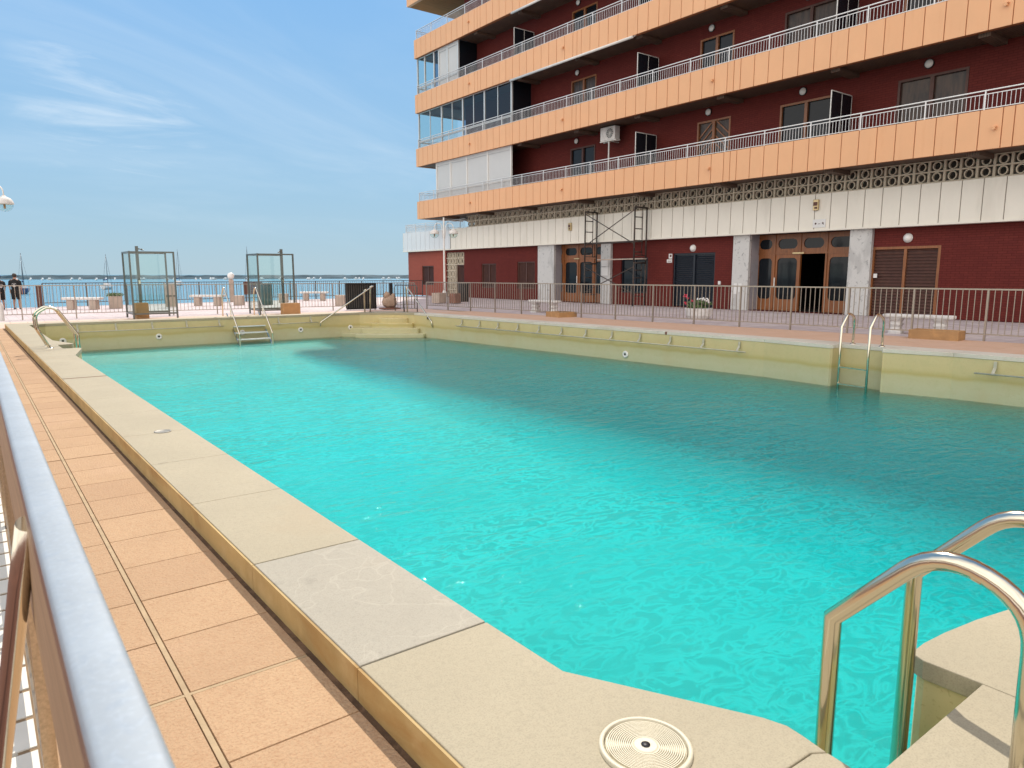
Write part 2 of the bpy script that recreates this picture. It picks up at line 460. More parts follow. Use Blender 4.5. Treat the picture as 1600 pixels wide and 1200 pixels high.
def pool_water_material(key, absorb, dens_a, scat, dens_s, rot, bump_d):
    m = bpy.data.materials.new(key); m.use_nodes = True
    t = m.node_tree; t.nodes.clear(); N = t.nodes.new; L = t.links.new
    o = N("ShaderNodeOutputMaterial"); tr = N("ShaderNodeBsdfTransparent"); gl = N("ShaderNodeBsdfGlossy"); mx = N("ShaderNodeMixShader")
    fr = N("ShaderNodeFresnel"); fr.inputs[0].default_value = 1.27
    geo = N("ShaderNodeNewGeometry")
    def layer(s, ro, det, dist):
        mp = N("ShaderNodeMapping"); mp.inputs['Rotation'].default_value = (0, 0, ro); mp.inputs['Scale'].default_value = (s[0], s[1], 1)
        L(geo.outputs['Position'], mp.inputs[0])
        nz = N("ShaderNodeTexNoise"); nz.inputs['Scale'].default_value = 1.0; nz.inputs['Detail'].default_value = det; nz.inputs['Roughness'].default_value = .5; nz.inputs['Distortion'].default_value = dist
        L(mp.outputs[0], nz.inputs[0])
        return nz.outputs[0]
    def math_(op, a, b):
        x = N("ShaderNodeMath"); x.operation = op
        for i, v in enumerate((a, b)):
            if hasattr(v, 'links'):
                L(v, x.inputs[i])
            else:
                x.inputs[i].default_value = v
        return x.outputs[0]
    # wind ripples come and go in patches
    gust = N("ShaderNodeMapRange"); gust.inputs['From Min'].default_value = .3; gust.inputs['From Max'].default_value = .7; gust.inputs['To Min'].default_value = .45; gust.inputs['To Max'].default_value = 1.2
    L(layer((.25, .45), rot, 2, .3), gust.inputs[0])
    h = math_('ADD', layer((2.4, 6.2), rot, 3, .7), math_('MULTIPLY', layer((7, 13), rot + .5, 2, .5), .40))
    h = math_('ADD', h, math_('MULTIPLY', layer((6, 11), rot - .6, 3, .5), .45))
    h = math_('MULTIPLY', h, gust.outputs[0])
    bp = N("ShaderNodeBump"); bp.inputs['Strength'].default_value = 1.0; bp.inputs['Distance'].default_value = bump_d
    L(h, bp.inputs['Height']); L(bp.outputs[0], gl.inputs['Normal']); L(bp.outputs[0], fr.inputs['Normal'])
    gl.inputs['Roughness'].default_value = .03
    # caustics painted in: a bright and dark web put into the transmission tint
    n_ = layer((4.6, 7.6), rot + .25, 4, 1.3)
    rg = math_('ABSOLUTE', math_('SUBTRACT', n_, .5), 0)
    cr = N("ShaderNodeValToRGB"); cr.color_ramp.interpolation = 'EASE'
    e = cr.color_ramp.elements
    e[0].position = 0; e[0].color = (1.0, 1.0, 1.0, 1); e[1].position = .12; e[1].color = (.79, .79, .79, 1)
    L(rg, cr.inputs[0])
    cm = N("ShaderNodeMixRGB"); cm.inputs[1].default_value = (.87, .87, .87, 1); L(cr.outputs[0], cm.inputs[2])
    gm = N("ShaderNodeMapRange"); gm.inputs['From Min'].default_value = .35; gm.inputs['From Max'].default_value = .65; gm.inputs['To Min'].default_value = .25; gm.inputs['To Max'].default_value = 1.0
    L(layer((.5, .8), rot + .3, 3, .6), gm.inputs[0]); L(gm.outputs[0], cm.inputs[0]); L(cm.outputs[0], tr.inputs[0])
    L(math_('MULTIPLY', fr.outputs[0], .72), mx.inputs[0]); L(tr.outputs[0], mx.inputs[1]); L(gl.outputs[0], mx.inputs[2]); L(mx.outputs[0], o.inputs[0])
    va = N("ShaderNodeVolumeAbsorption"); va.inputs[0].default_value = (*absorb, 1); va.inputs[1].default_value = dens_a
    vs = N("ShaderNodeVolumeScatter"); vs.inputs[0].default_value = (*scat, 1); vs.inputs[1].default_value = dens_s; vs.inputs['Anisotropy'].default_value = .2
    av = N("ShaderNodeAddShader"); L(va.outputs[0], av.inputs[0]); L(vs.outputs[0], av.inputs[1]); L(av.outputs[0], o.inputs['Volume'])
    MAT[key] = m


pool_water_material('pool_water', (.0, .94, .965), 1.0, (.02, .895, .945), .72, .65, .030)
# sea: opaque deep blue-green with ripples
x = reg('sea', M('sea', (.08, .22, .30), .25, 0, .5))
sv = x.pos((.35, 1.6, 1), .65); s2 = x.pos((1.6, 4, 1), .5)
x.stain(.02, .4, .65, (.08, .22, .27), .7); x.bump(x.noise(1.0, 4, vec=sv), .35, .12).bump(x.noise(1.0, 3, vec=s2), .3, .04)


# ------------------------------------------------------------------ mesh helpers
class MB:
    def __init__(self):
        self.bm = bmesh.new()

    def box(self, x0, x1, y0, y1, z0, z1):
        v = [self.bm.verts.new(p) for p in ((x0, y0, z0), (x1, y0, z0), (x1, y1, z0), (x0, y1, z0), (x0, y0, z1), (x1, y0, z1), (x1, y1, z1), (x0, y1, z1))]
        for f in ((3, 2, 1, 0), (4, 5, 6, 7), (0, 1, 5, 4), (1, 2, 6, 5), (2, 3, 7, 6), (3, 0, 4, 7)):
            self.bm.faces.new([v[k] for k in f])
        return self

    def bar(self, a, b, wdt, hgt=None, up=(0, 0, 1)):
        """rectangular bar from a to b"""
        a, b = Vector(a), Vector(b)
        d = (b - a).normalized()
        upv = Vector(up)
        if abs(d.dot(upv)) > .98:
            upv = Vector((0, 1, 0))
        s = d.cross(upv).normalized(); u = s.cross(d)
        h = (hgt if hgt is not None else wdt) / 2; k = wdt / 2
        v = []
        for p in (a, b):
            for (i, j) in ((-1, -1), (1, -1), (1, 1), (-1, 1)):
                v.append(self.bm.verts.new(p + s * i * k + u * j * h))
        for f in ((3, 2, 1, 0), (4, 5, 6, 7), (0, 1, 5, 4), (1, 2, 6, 5), (2, 3, 7, 6), (3, 0, 4, 7)):
            self.bm.faces.new([v[i] for i in f])
        return self

    def tube(self, pts, r, seg=12, caps=True, smooth=True):
        pts = [Vector(p) for p in pts]
        rs = r if hasattr(r, '__len__') else [r] * len(pts)
        rings = []
        t0 = (pts[1] - pts[0]).normalized()
        ref = Vector((0, 0, 1)) if abs(t0.z) < .9 else Vector((1, 0, 0))
        nrm = (ref - t0 * ref.dot(t0)).normalized()
        for k, p in enumerate(pts):
            if k == 0:
                t = t0
            elif k == len(pts) - 1:
                t = (pts[k] - pts[k - 1]).normalized()
            else:
                t = ((pts[k + 1] - p).normalized() + (p - pts[k - 1]).normalized()).normalized()
            nrm = (nrm - t * nrm.dot(t)).normalized()
            bn = t.cross(nrm)
            sc_ = 1.0
            if 0 < k < len(pts) - 1:
                c = max(.35, (pts[k + 1] - p).normalized().dot(t)); sc_ = 1.0 / c
            ring = []
            for i in range(seg):
                a = 2 * math.pi * i / seg
                ring.append(self.bm.verts.new(p + (nrm * math.cos(a) + bn * math.sin(a)) * rs[k] * (1 + (sc_ - 1) * .5)))
            rings.append(ring)
        for k in range(len(rings) - 1):
            for i in range(seg):
                f = self.bm.faces.new((rings[k][i], rings[k][(i + 1) % seg], rings[k + 1][(i + 1) % seg], rings[k + 1][i]))
                f.smooth = smooth
        if caps:
            self.bm.faces.new(list(reversed(rings[0]))); self.bm.faces.new(rings[-1])
        return self

    def lathe(self, prof, c=(0, 0, 0), seg=24, smooth=True):
        rings = []
        for (r, z) in prof:
            if r < 1e-5:
                rings.append([self.bm.verts.new((c[0], c[1], c[2] + z))])
            else:
                rings.append([self.bm.verts.new((c[0] + r * math.cos(2 * math.pi * i / seg), c[1] + r * math.sin(2 * math.pi * i / seg), c[2] + z)) for i in range(seg)])
        for a, b in zip(rings, rings[1:]):
            for i in range(seg):
                j = (i + 1) % seg
                if len(a) == 1 and len(b) == 1:
                    continue
                if len(a) == 1:
                    f = self.bm.faces.new((a[0], b[j], b[i]))
                elif len(b) == 1:
                    f = self.bm.faces.new((a[i], a[j], b[0]))
                else:
                    f = self.bm.faces.new((a[i], a[j], b[j], b[i]))
                f.smooth = smooth
        return self

    def prism(self, poly, z0, z1, bottom=True):
        lo = [self.bm.verts.new((p[0], p[1], z0)) for p in poly]
        hi = [self.bm.verts.new((p[0], p[1], z1)) for p in poly]
        n = len(poly)
        self.bm.faces.new(hi)
        if bottom:
            self.bm.faces.new(list(reversed(lo)))
        for i in range(n):
            self.bm.faces.new((lo[i], lo[(i + 1) % n], hi[(i + 1) % n], hi[i]))
        return self

    def face(self, pts):
        self.bm.faces.new([self.bm.verts.new(p) for p in pts])
        return self

    def blob(self, c, r, seed=0, sub=2, amp=.2, sq=(1, 1, 1)):
        rnd = random.Random(seed)
        t = bmesh.new()
        bmesh.ops.create_icosphere(t, subdivisions=sub, radius=1)
        vm = {}
        for v in t.verts:
            k = 1 + rnd.uniform(-amp, amp)
            vm[v] = self.bm.verts.new((c[0] + v.co.x * r * k * sq[0], c[1] + v.co.y * r * k * sq[1], c[2] + v.co.z * r * k * sq[2]))
        for f in t.faces:
            nf = self.bm.faces.new([vm[v] for v in f.verts]); nf.smooth = True
        t.free()
        return self

    def build(self, name, mat=None, parent=None, kind=None, bevel=0.0, recalc=True, mats=None):
        if recalc:
            bmesh.ops.recalc_face_normals(self.bm, faces=self.bm.faces)
        me = bpy.data.meshes.new(name)
        self.bm.to_mesh(me); self.bm.free()
        if mats:
            for k in mats:
                me.materials.append(MAT[k])
        else:
            me.materials.append(MAT[mat])
        o = bpy.data.objects.new(name, me)
        COL.objects.link(o)
        if parent is not None:
            o.parent = parent
            off = wpos(parent)
            if off.length > 1e-9:
                me.transform(Matrix.Translation(-off))
        if kind:
            o['kind'] = kind
        if bevel:
            b = o.modifiers.new("bevel", 'BEVEL'); b.width = bevel; b.segments = 2; b.limit_method = 'ANGLE'; b.angle_limit = rad(40)
        return o


def wpos(o):
    v = Vector((0, 0, 0))
    while o is not None:
        v = v + o.location
        o = o.parent
    return v


def thing(name, label, cat, loc=(0, 0, 0), group=None):
    o = bpy.data.objects.new(name, None)
    o.empty_display_size = .2
    COL.objects.link(o)
    o.location = loc
    return tag(o, label, cat, group)


def tag(o, label, cat, group=None):
    o['label'] = label; o['category'] = cat
    if group:
        o['group'] = group
    return o


def dup(root, loc=None, rotz=None, label=None, group=None, scale=None):
    def cp(o, par):
        c = o.copy(); COL.objects.link(c)
        if par is not None:
            c.parent = par
        for ch in list(o.children):
            cp(ch, c)
        return c
    r = cp(root, None)
    if loc is not None:
        r.location = loc
    if rotz is not None:
        r.rotation_euler = (0, 0, rotz)
    if scale is not None:
        r.scale = scale
    if label:
        r['label'] = label
    if group:
        r['group'] = group
    return r


def recenter(o, c):
    """move a single mesh's origin to c"""
    c = Vector(c)
    o.data.transform(Matrix.Translation(-c)); o.location = c
    return o


def fillet(pts, rr, n=7):
    """round the corners of a polyline; rr: radius per inner vertex (or one number)"""
    pts = [Vector(p) for p in pts]
    out = [pts[0]]
    for k in range(1, len(pts) - 1):
        r = rr[k - 1] if hasattr(rr, '__len__') else rr
        a, b, c = pts[k - 1], pts[k], pts[k + 1]
        if r <= 0:
            out.append(b); continue
        u = (a - b).normalized(); v = (c - b).normalized()
        ang = u.angle(v)
        t = min(r / math.tan(ang / 2), (a - b).length * .499, (c - b).length * .499)
        p, q = b + u * t, b + v * t
        for i in range(n + 1):
            s = i / n
            out.append((p * (1 - s) + b * s) * (1 - s) + (b * (1 - s) + q * s) * s)
    out.append(pts[-1])
    return out


def arc2(cx, cy, r, a0, a1, n):
    return [(cx + r * math.cos(rad(a0 + (a1 - a0) * i / n)), cy + r * math.sin(rad(a0 + (a1 - a0) * i / n))) for i in range(n + 1)]


def inset(poly, d):
    """offset a closed CCW polygon inwards by d (miter)"""
    n = len(poly); out = []
    for i in range(n):
        p0, p1, p2 = Vector(poly[i - 1]), Vector(poly[i]), Vector(poly[(i + 1) % n])
        e1 = (p1 - p0).normalized(); e2 = (p2 - p1).normalized()
        n1 = Vector((-e1.y, e1.x)); n2 = Vector((-e2.y, e2.x))
        m = (n1 + n2)
        if m.length < 1e-6:
            m = n1
        m.normalize()
        k = d / max(.35, m.dot(n1))
        q = p1 + m * k
        out.append((q.x, q.y))
    return out


# ------------------------------------------------------------------ pool geometry (shared numbers)
XL = lambda y: 1.452 - .0146 * y          # inner edge of the left coping
XO = lambda y: .940 - .0125 * y           # outer edge of the left coping
XR = lambda y: 13.20 - .064 * y           # inner edge of the right coping
YF = 22.35                                # far wall
ZC, ZW = .12, -.65                        # coping top, water level


def pool_outline():
    """CCW loop seen from above, starting at the near left"""
    p = []
    # near end wall with the ladder bulge, left to right
    p += [(1.73, .757), (2.44, .757)]
    p += [(2.437, .93), (2.452, .962), (2.49, .980), (2.56, .982), (2.70, .970), (2.90, .940), (3.2, .875), (3.7, .70), (4.1, .60), (4.6, .58)]
    p += [(12.2, .58), (12.75, .75), (13.02, 1.1), (XR(1.6), 1.6)]
    # right wall going away
    p += [(XR(4.9), 4.9), (12.64, 5.90), (12.615, 5.935), (12.66, 5.96), (12.86, 5.965), (12.86, 6.82), (12.62, 6.825), (12.575, 6.86), (12.575, 6.93), (XR(8.3), 8.3)]
    p += [(XR(12), 12), (XR(16), 16), (XR(21.1), 21.1)]
    # corner with the steps
    p += [(11.45, 21.75), (10.9, 22.15), (10.45, YF)]
    p += [(7.35, YF), (4, YF), (1.5, YF), (XL(22), 22.0)]
    # left wall coming back, with the far ladder bulge
    p += [(XL(19), 19), (XL(16.6), 16.6), (XL(15.8) + .20, 15.75), (XL(15.5) + .235, 15.62), (XL(15.5) + .20, 15.50), (XL(15.4) - .03, 15.46), (XL(14.7) - .03, 14.66)]
    p += [(XL(14.5) + .20, 14.62), (XL(14.3) + .235, 14.50), (XL(14.2) + .20, 14.30), (XL(13.3), 13.3)]
    p += [(XL(10), 10), (XL(6), 6), (XL(3.1), 3.1), (XL(2.04), 2.04), (1.432, 1.613)]
    p += [(1.735, 1.075), (1.757, 1.01), (1.752, .96), (1.738, .88)]
    return p


OUT = pool_outline()

# --- swimming pool as one thing
pool = thing('swimming_pool', 'large outdoor swimming pool with cream stone coping and yellow painted walls, full of turquoise water', 'swimming pool', (6.5, 11.5, 0))
walls = inset(OUT, -.012)
depth = lambda y: ZW - (.09 + max(0, min(1, (20.5 - y) / 19)) ** 1.2 * .85)
mb = MB()
n = len(walls)
for i in range(n):
    a, b = walls[i], walls[(i + 1) % n]
    mb.face([(a[0], a[1], depth(a[1]) - .02), (b[0], b[1], depth(b[1]) - .02), (b[0], b[1], .066), (a[0], a[1], .066)])
mb.build('pool_wall', 'pool_paint', pool)
mb = MB()
ys = [0.3, 1.2, 2.5, 5, 8, 11, 14, 17, 20.5, 22.6]
for a, b in zip(ys, ys[1:]):
    mb.face([(.9, a, depth(a)), (14, a, depth(a)), (14, b, depth(b)), (.9, b, depth(b))])
mb.build('pool_floor', 'pool_floor', pool)


def slab(poly, name, mat, z0=.066, z1=ZC, b=.008):
    mb = MB(); mb.prism(poly, z0, z1)
    return mb.build(name, mat, pool, bevel=b)


# coping: outer loop points matching stretches of the outline, cut into slabs with open joints
mb = MB()
J = .0015
# left run (y from 2.04 up); the grey replaced slab is its own part
cuts = [3.10, 4.16, 5.22, 6.28, 7.34, 8.40, 9.46, 10.28]
lefts = list(zip(cuts, cuts[1:]))
for a, b in lefts:
    mb.prism([(XO(a + J), a + J), (XL(a + J), a + J), (XL(b - J), b - J), (XO(b - J), b - J)], .052, ZC)
for a, b in ((10.34, 11.3), (11.3, 12.3), (12.3, 13.28)):
    mb.prism([(XO(a + J), a + J), (XL(a + J), a + J), (XL(b - J), b - J), (XO(b - J), b - J)], .052, ZC)
mb.prism([(XO(13.29), 13.29), (XL(13.3), 13.29), (XL(14.2) + .20, 14.30), (XL(14.3) + .235, 14.50), (XL(14.5) + .20, 14.62), (XL(14.7) - .03, 14.66), (XO(14.66), 14.66)], .052, ZC)
mb.prism([(XO(14.665), 14.665), (XL(14.7) - .03, 14.665), (XL(15.4) - .03, 15.455), (XO(15.455), 15.455)], .052, ZC)
mb.prism([(XO(15.46), 15.46), (XL(15.4) - .03, 15.46), (XL(15.5) + .20, 15.50), (XL(15.5) + .235, 15.62), (XL(15.8) + .20, 15.75), (XL(16.6), 16.6), (XO(16.6), 16.6)], .052, ZC)
for a, b in ((16.605, 17.8), (17.806, 19.0), (19.006, 20.2), (20.206, 21.995)):
    mb.prism([(XO(a), a), (XL(a), a), (XL(b), b), (XO(b), b)], .052, ZC)
# far run
xs = [.62, 1.9, 3.1, 4.3, 5.5, 6.7, 7.9, 9.1, 10.3]
mb.prism([(XO(22), 22.0), (XL(22), 22.0), (1.5, YF), (1.9, YF), (1.9, 22.95), (XO(22.95), 22.95)], .052, ZC)
for a, b in zip(xs[1:], xs[2:]):
    mb.prism([(a + J, YF), (b - J, YF), (b - J, 22.95), (a + J, 22.95)], .052, ZC)
mb.prism([(10.303, YF), (10.45, YF), (10.9, 22.15), (11.45, 21.75), (XR(21.1), 21.1), (XR(21.1) + .55, 21.1), (12.2, 22.3), (11.5, 22.95), (10.303, 22.95)], .052, ZC)
mb.build('coping', 'coping_stone', pool, bevel=.004)
# right run
mb = MB()
def rrun(a, b):
    mb.prism([(XR(a), a), (XR(a) + .55, a), (XR(b) + .55, b), (XR(b), b)], .052, ZC)
yy = [8.3, 9.5, 10.7]
for a, b in ((8.303, 9.5), (9.503, 10.70), (10.76, 12.0), (12.003, 13.3), (13.303, 14.6), (14.603, 15.9), (15.903, 17.2), (17.203, 18.5), (18.503, 19.8), (19.803, 21.097), (1.603, 2.7), (2.703, 3.8), (3.803, 4.9)):
    rrun(a, b)
mb.prism([(XR(4.903), 4.903), (XR(4.903) + .55, 4.903), (XR(6) + .55, 5.963), (12.86, 5.963), (12.66, 5.96), (12.615, 5.935), (12.64, 5.90)], .052, ZC)
mb.prism([(12.86, 5.967), (XR(6) + .55, 5.967), (XR(6.8) + .55, 6.818), (12.86, 6.818)], .052, ZC)
mb.prism([(12.86, 6.822), (XR(6.8) + .55, 6.822), (XR(8.297) + .55, 8.297), (XR(8.297), 8.297), (12.575, 6.93), (12.575, 6.86), (12.62, 6.825)], .052, ZC)
o = mb.build('coping', 'lightened_coping_stone', pool, bevel=.004); o['label'] = 'coping slabs along the right edge of the pool, colour lightened against the shade'
# near end
mb = MB()
mb.prism([(XO(.93), .93), (1.70, .905), (1.738, .88), (1.752, .96), (1.757, 1.01), (1.735, 1.075), (1.432, 1.613), (XL(2.035), 2.035), (XO(2.035), 2.035)], .052, ZC)
mb.prism([(XO(-.05), -.05), (1.727, -.05), (1.727, .757), (1.738, .877), (1.70, .901), (XO(.926), .926)], .052, ZC)
mb.prism([(1.731, -.05), (2.44, -.05), (2.44, .755), (1.731, .755)], .052, ZC)
mb.prism([(2.444, -.05), (3.2, -.05), (3.2, .875), (2.90, .940), (2.70, .970), (2.56, .982), (2.49, .980), (2.452, .962), (2.437, .93), (2.442, .757)], .052, ZC)
mb.prism([(3.204, -.05), (4.6, -.05), (4.6, .58), (4.1, .60), (3.7, .70), (3.204, .873)], .052, ZC)
for a in range(6):
    x0 = 4.604 + a * 1.27
    mb.prism([(x0, -.05), (x0 + 1.262, -.05), (x0 + 1.262, .58), (x0, .58)], .052, ZC)
mb.prism([(12.226, -.05), (13.6, -.05), (XR(1.6) + .55, 1.6), (XR(1.6), 1.6), (13.02, 1.1), (12.75, .75), (12.226, .58)], .052, ZC)
mb.build('coping', 'coping_stone', pool, bevel=.004)
mb = MB().prism([(XO(2.043), 2.043), (XL(2.043), 2.043), (XL(3.095), 3.095), (XO(3.095), 3.095)], .052, ZC)
o = mb.build('coping_slab', 'grey_coping_stone', pool, bevel=.004); o['label'] = 'greyer replaced coping slab with pale veins'
# expansion joint strips
mb = MB().prism([(XO(10.285), 10.285), (XL(10.285), 10.285), (XL(10.335), 10.335), (XO(10.335), 10.335)], .05, .115)
mb.build('expansion_joint', 'brown_base', pool)
mb = MB().prism([(XR(10.705), 10.705), (XR(10.705) + .55, 10.705), (XR(10.755) + .55, 10.755), (XR(10.755), 10.755)], .05, .112)
mb.build('expansion_joint', 'brown_base', pool)
# ochre kerb body below the slabs (outer side)
mb = MB()
def wallstrip(pts, z0, z1, th):
    for (a, b) in zip(pts, pts[1:]):
        a, b = Vector(a), Vector(b); d = (b - a).normalized(); nn = Vector((-d.y, d.x)) * th
        p = [a, b, b + nn, a + nn]
        lo = [mb.bm.verts.new((q.x, q.y, z0)) for q in p]; hi = [mb.bm.verts.new((q.x, q.y, z1)) for q in p]
        mb.bm.faces.new(hi)
        for i in range(4):
            mb.bm.faces.new((lo[i], lo[(i + 1) % 4], hi[(i + 1) % 4], hi[i]))
wallstrip([(XO(22.9) + .004, 22.9), (XO(-.04) + .004, -.04)], -.1, .0518, .42)
for (ya_, yb_) in list(zip([-.04, .93, 2.04, 3.10, 4.16, 5.22, 6.28, 7.34, 8.40, 9.46, 10.31, 11.3, 12.3, 13.28, 14.66, 15.46, 16.6, 17.8, 19.0, 20.2], [.93, 2.04, 3.10, 4.16, 5.22, 6.28, 7.34, 8.40, 9.46, 10.31, 11.3, 12.3, 13.28, 14.66, 15.46, 16.6, 17.8, 19.0, 20.2, 22.9])):
    wallstrip([(XO(yb_ - .002) - .010, yb_ - .002), (XO(ya_ + .002) - .010, ya_ + .002)], -.02, .1145, .009)
wallstrip([(XO(22) + .02, 22.94), (11.48, 22.94)][::-1], -.1, .0518, .40)
wallstrip([(13.58, -.03), (XR(1.6) + .54, 1.6), (XR(21.1) + .54, 21.1), (12.18, 22.28), (11.48, 22.93)], -.1, .0518, .40)
wallstrip([(.945, -.044), (13.6, -.044)], -.1, .0518, .5)
mb.build('kerb', 'coping_side', pool)
# corner steps
mb = MB()
def step(fl, fr, al, br, z):
    c = Vector(((fl[0] + fr[0]) / 2, (fl[1] + fr[1]) / 2))
    d = Vector((-.604, -.797))
    pts = [(al[0], al[1])]
    # rounded front
    f1, f2 = Vector(fl), Vector(fr)
    pts += [tuple(f1 + Vector((.09, .16))), tuple(f1)]
    for s in (.1, .2, .35, .5, .65, .8, .9):
        q = f1.lerp(f2, s) + d * (.12 * math.sin(math.pi * s) ** .6); pts.append(tuple(q))
    pts += [tuple(f2), tuple(f2 + Vector((.16, .09))), (br[0], br[1])]
    pts += [(12.1, 22.6)]
    mb.prism(pts[::-1] if False else pts, -1.0, z)
step((10.90, 21.84), (11.66, 21.26), (10.75, 22.4), (12.0, 21.35), -.05)
step((10.66, 21.90), (11.76, 21.08), (10.45, 22.4), (12.0, 21.05), -.21)
step((10.27, 21.82), (11.76, 20.72), (10.05, 22.4), (12.05, 20.65), -.37)
step((9.98, 21.72), (11.78, 20.38), (9.75, 22.4), (12.05, 20.3), -.53)
step((9.70, 21.5), (11.70, 20.02), (9.45, 22.4), (12.1, 19.95), -.68)
mb.build('corner_steps', 'pool_paint', pool, bevel=.02)
# wall grab rails with flat brackets, and the white jets
def wall_rail(p, q, nrm, nb, skip_first=.12):
    p, q, nrm = Vector(p), Vector(q), Vector(nrm)
    r = MB().tube([p + nrm * .10, q + nrm * .10], .013, 8).build('grab_rail', 'bracket', pool)
    for k in range(nb):
        s = (skip_first + k * (1 - 2 * skip_first) / max(1, nb - 1))
        c = p.lerp(q, s)
        m = MB()
        m.bar(c + nrm * .012 + Vector((0, 0, .20)), c + nrm * .02 + Vector((0, 0, .09)), .045, .008, up=nrm)
        m.bar(c + nrm * .02 + Vector((0, 0, .09)), c + nrm * .10 + Vector((0, 0, .012)), .045, .008, up=nrm)
        m.build('rail_bracket', 'bracket', r)
for (ya, yb, nb) in ((18.6, 8.65, 12), (4.55, .9, 4)):
    wall_rail((XR(ya) - .005, ya, -.17), (XR(yb) - .005, yb, -.17), (-1, -.064, 0), nb, .02 if nb > 5 else .07)
wall_rail((2.1, YF, -.13), (6.0, YF, -.13), (0, -1, 0), 5, .03)
wall_rail((7.45, YF, -.13), (8.95, YF, -.13), (0, -1, 0), 2, .15)
def jet(c, nrm):
    nrm = Vector(nrm).normalized(); c = Vector(c)
    m = MB().lathe([(.0, .012), (.03, .012), (.03, .022), (.075, .020), (.085, .006), (.085, -.01)], seg=20)
    rot = nrm.to_track_quat('Z', 'Y').to_matrix().to_4x4()
    bmesh.ops.transform(m.bm, matrix=Matrix.Translation(c) @ rot, verts=m.bm.verts)
    j = m.build('water_jet', 'white_paint', pool)
    m = MB().lathe([(0, .014), (.028, .014), (.028, -.005)], seg=14)
    bmesh.ops.transform(m.bm, matrix=Matrix.Translation(c) @ rot, verts=m.bm.verts)
    m.build('nozzle', 'black', j)
for xx in (1.86, 4.21, 6.55, 8.39, 10.11):
    jet((xx, YF + .01, -.36), (0, -1, 0))
jet((XR(11.9), 11.9, -.50), (-1, -.064, 0))

# --- water body
mb = MB()
wp = inset(OUT, -.05)
mb.prism(wp, -2.2, ZW)
o = mb.build('pool_water', 'pool_water'); recenter(o, (6.5, 11.5, ZW)); o['kind'] = 'structure'

# ------------------------------------------------------------------ ground, decks, sea
EDGE = lambda x: 37.3 + .2 * x
mb = MB()
gx = [-400, .42, 13.95, 500]
mb.face([(-400, -300, -.03), (.42, -300, -.03), (.42, EDGE(.42), -.03), (-400, EDGE(-60), -.03)])
mb.face([(.42, -300, -.03), (13.95, -300, -.03), (13.95, -.3, -.03), (.42, -.3, -.03)])
mb.face([(.42, 23.05, -.03), (13.95, 23.05, -.03), (13.95, EDGE(13.95), -.03), (.42, EDGE(.42), -.03)])
mb.face([(13.95, -300, -.03), (500, -300, -.03), (500, EDGE(60), -.03), (60, EDGE(60), -.03), (13.95, EDGE(13.95), -.03)])
mb.build('ground', 'paving', kind='structure')
mb = MB()
pts = [(-400, EDGE(-60)), (.42, EDGE(.42)), (13.95, EDGE(13.95)), (60, EDGE(60)), (500, EDGE(60))]
for a, b in zip(pts, pts[1:]):
    mb.face([(a[0], a[1], -.03), (b[0], b[1], -.03), (b[0], b[1], -4), (a[0], a[1], -4)])
mb.build('quay_edge', 'pale_stone', kind='structure')
FX = lambda y: 17.75 - .10 * y            # right fence line
mb = MB()
mb.face([(.0, -1.5, -.008), (XO(-1.5) + .2, -1.5, -.008), (XO(23.2) + .2, 23.2, -.008), (-.08, 23.2, -.008)])
mb.face([(XR(-.3) + .4, -6, -.008), (FX(-6) - .1, -6, -.008), (FX(23.2) - .1, 23.2, -.008), (XR(23.2) + .4, 23.2, -.008)])
mb.face([(-.12, 23.2, -.008), (FX(23.2) - .1, 23.2, -.008), (FX(25.8) - .1, 25.8, -.008), (-.12, 25.8, -.008)])
mb.face([(XO(-1.5) + .2, -6, -.008), (13.7, -6, -.008), (13.7, .2, -.008), (XO(-1.5) + .2, .2, -.008)])
mb.build('deck_grout', 'grout', kind='structure')
mb = MB()
def tile(p):
    lo = [mb.bm.verts.new((q[0], q[1], -.009)) for q in p]
    cx = sum(q[0] for q in p) / 4; cy = sum(q[1] for q in p) / 4
    hi = [mb.bm.verts.new((cx + (q[0] - cx) * .990, cy + (q[1] - cy) * .990, random.uniform(-.0008, .0008))) for q in p]
    mb.bm.faces.new(hi)
    for i in range(4):
        mb.bm.faces.new((lo[i], lo[(i + 1) % 4], hi[(i + 1) % 4], hi[i]))
G = .0018
y = 2.428
rows = []
k = 0
while y < 22.9:
    rows.append((y, y + .4265)); y += .4265
    k += 1
    if k % 9 == 0:
        y += .012
y = 2.412
while y > -1.4:
    rows.append((y - .4265, y)); y -= .4265
gl_ = lambda y: .466 - .0032 * y
for a, b in rows:
    a1, b1 = a + G, b - G
    tile([(gl_(a1) + .013, a1), (XO(a1) - .032, a1), (XO(b1) - .032, b1), (gl_(b1) + .013, b1)])
    tile([(.045, a1), (gl_(a1) - .010, a1), (gl_(b1) - .010, b1), (.045, b1)])
mb.build('tile_deck', 'terracotta', kind='structure')
mb = MB()
T = .4265
for i in range(-14, 55):
    for j in range(0, 11):
        y0 = i * T + G; y1 = (i + 1) * T - G
        f = lambda y: XR(y) + .52
        x0a = f(y0) + j * T + G; x1a = f(y0) + (j + 1) * T - G; x0b = f(y1) + j * T + G; x1b = f(y1) + (j + 1) * T - G
        lim0, lim1 = FX(y0) - .06, FX(y1) - .06
        if x0a > lim0 - .05 or y1 > 23.1:
            continue
        tile([(x0a, y0), (min(x1a, lim0), y0), (min(x1b, lim1), y1), (x0b, y1)])
mb.build('right_tile_deck', 'lightened_terracotta', kind='structure')
mb = MB().prism([(gl_(-1.4) - .007, -1.4), (gl_(-1.4) + .010, -1.4), (gl_(22.9) + .010, 22.9), (gl_(22.9) - .007, 22.9)], -.02, -.001)
mb.box(.045, XO(2.42) - .034, 2.4135, 2.4285, -.02, -.0018)
mb.build('joint_strip', 'cement', kind='structure')
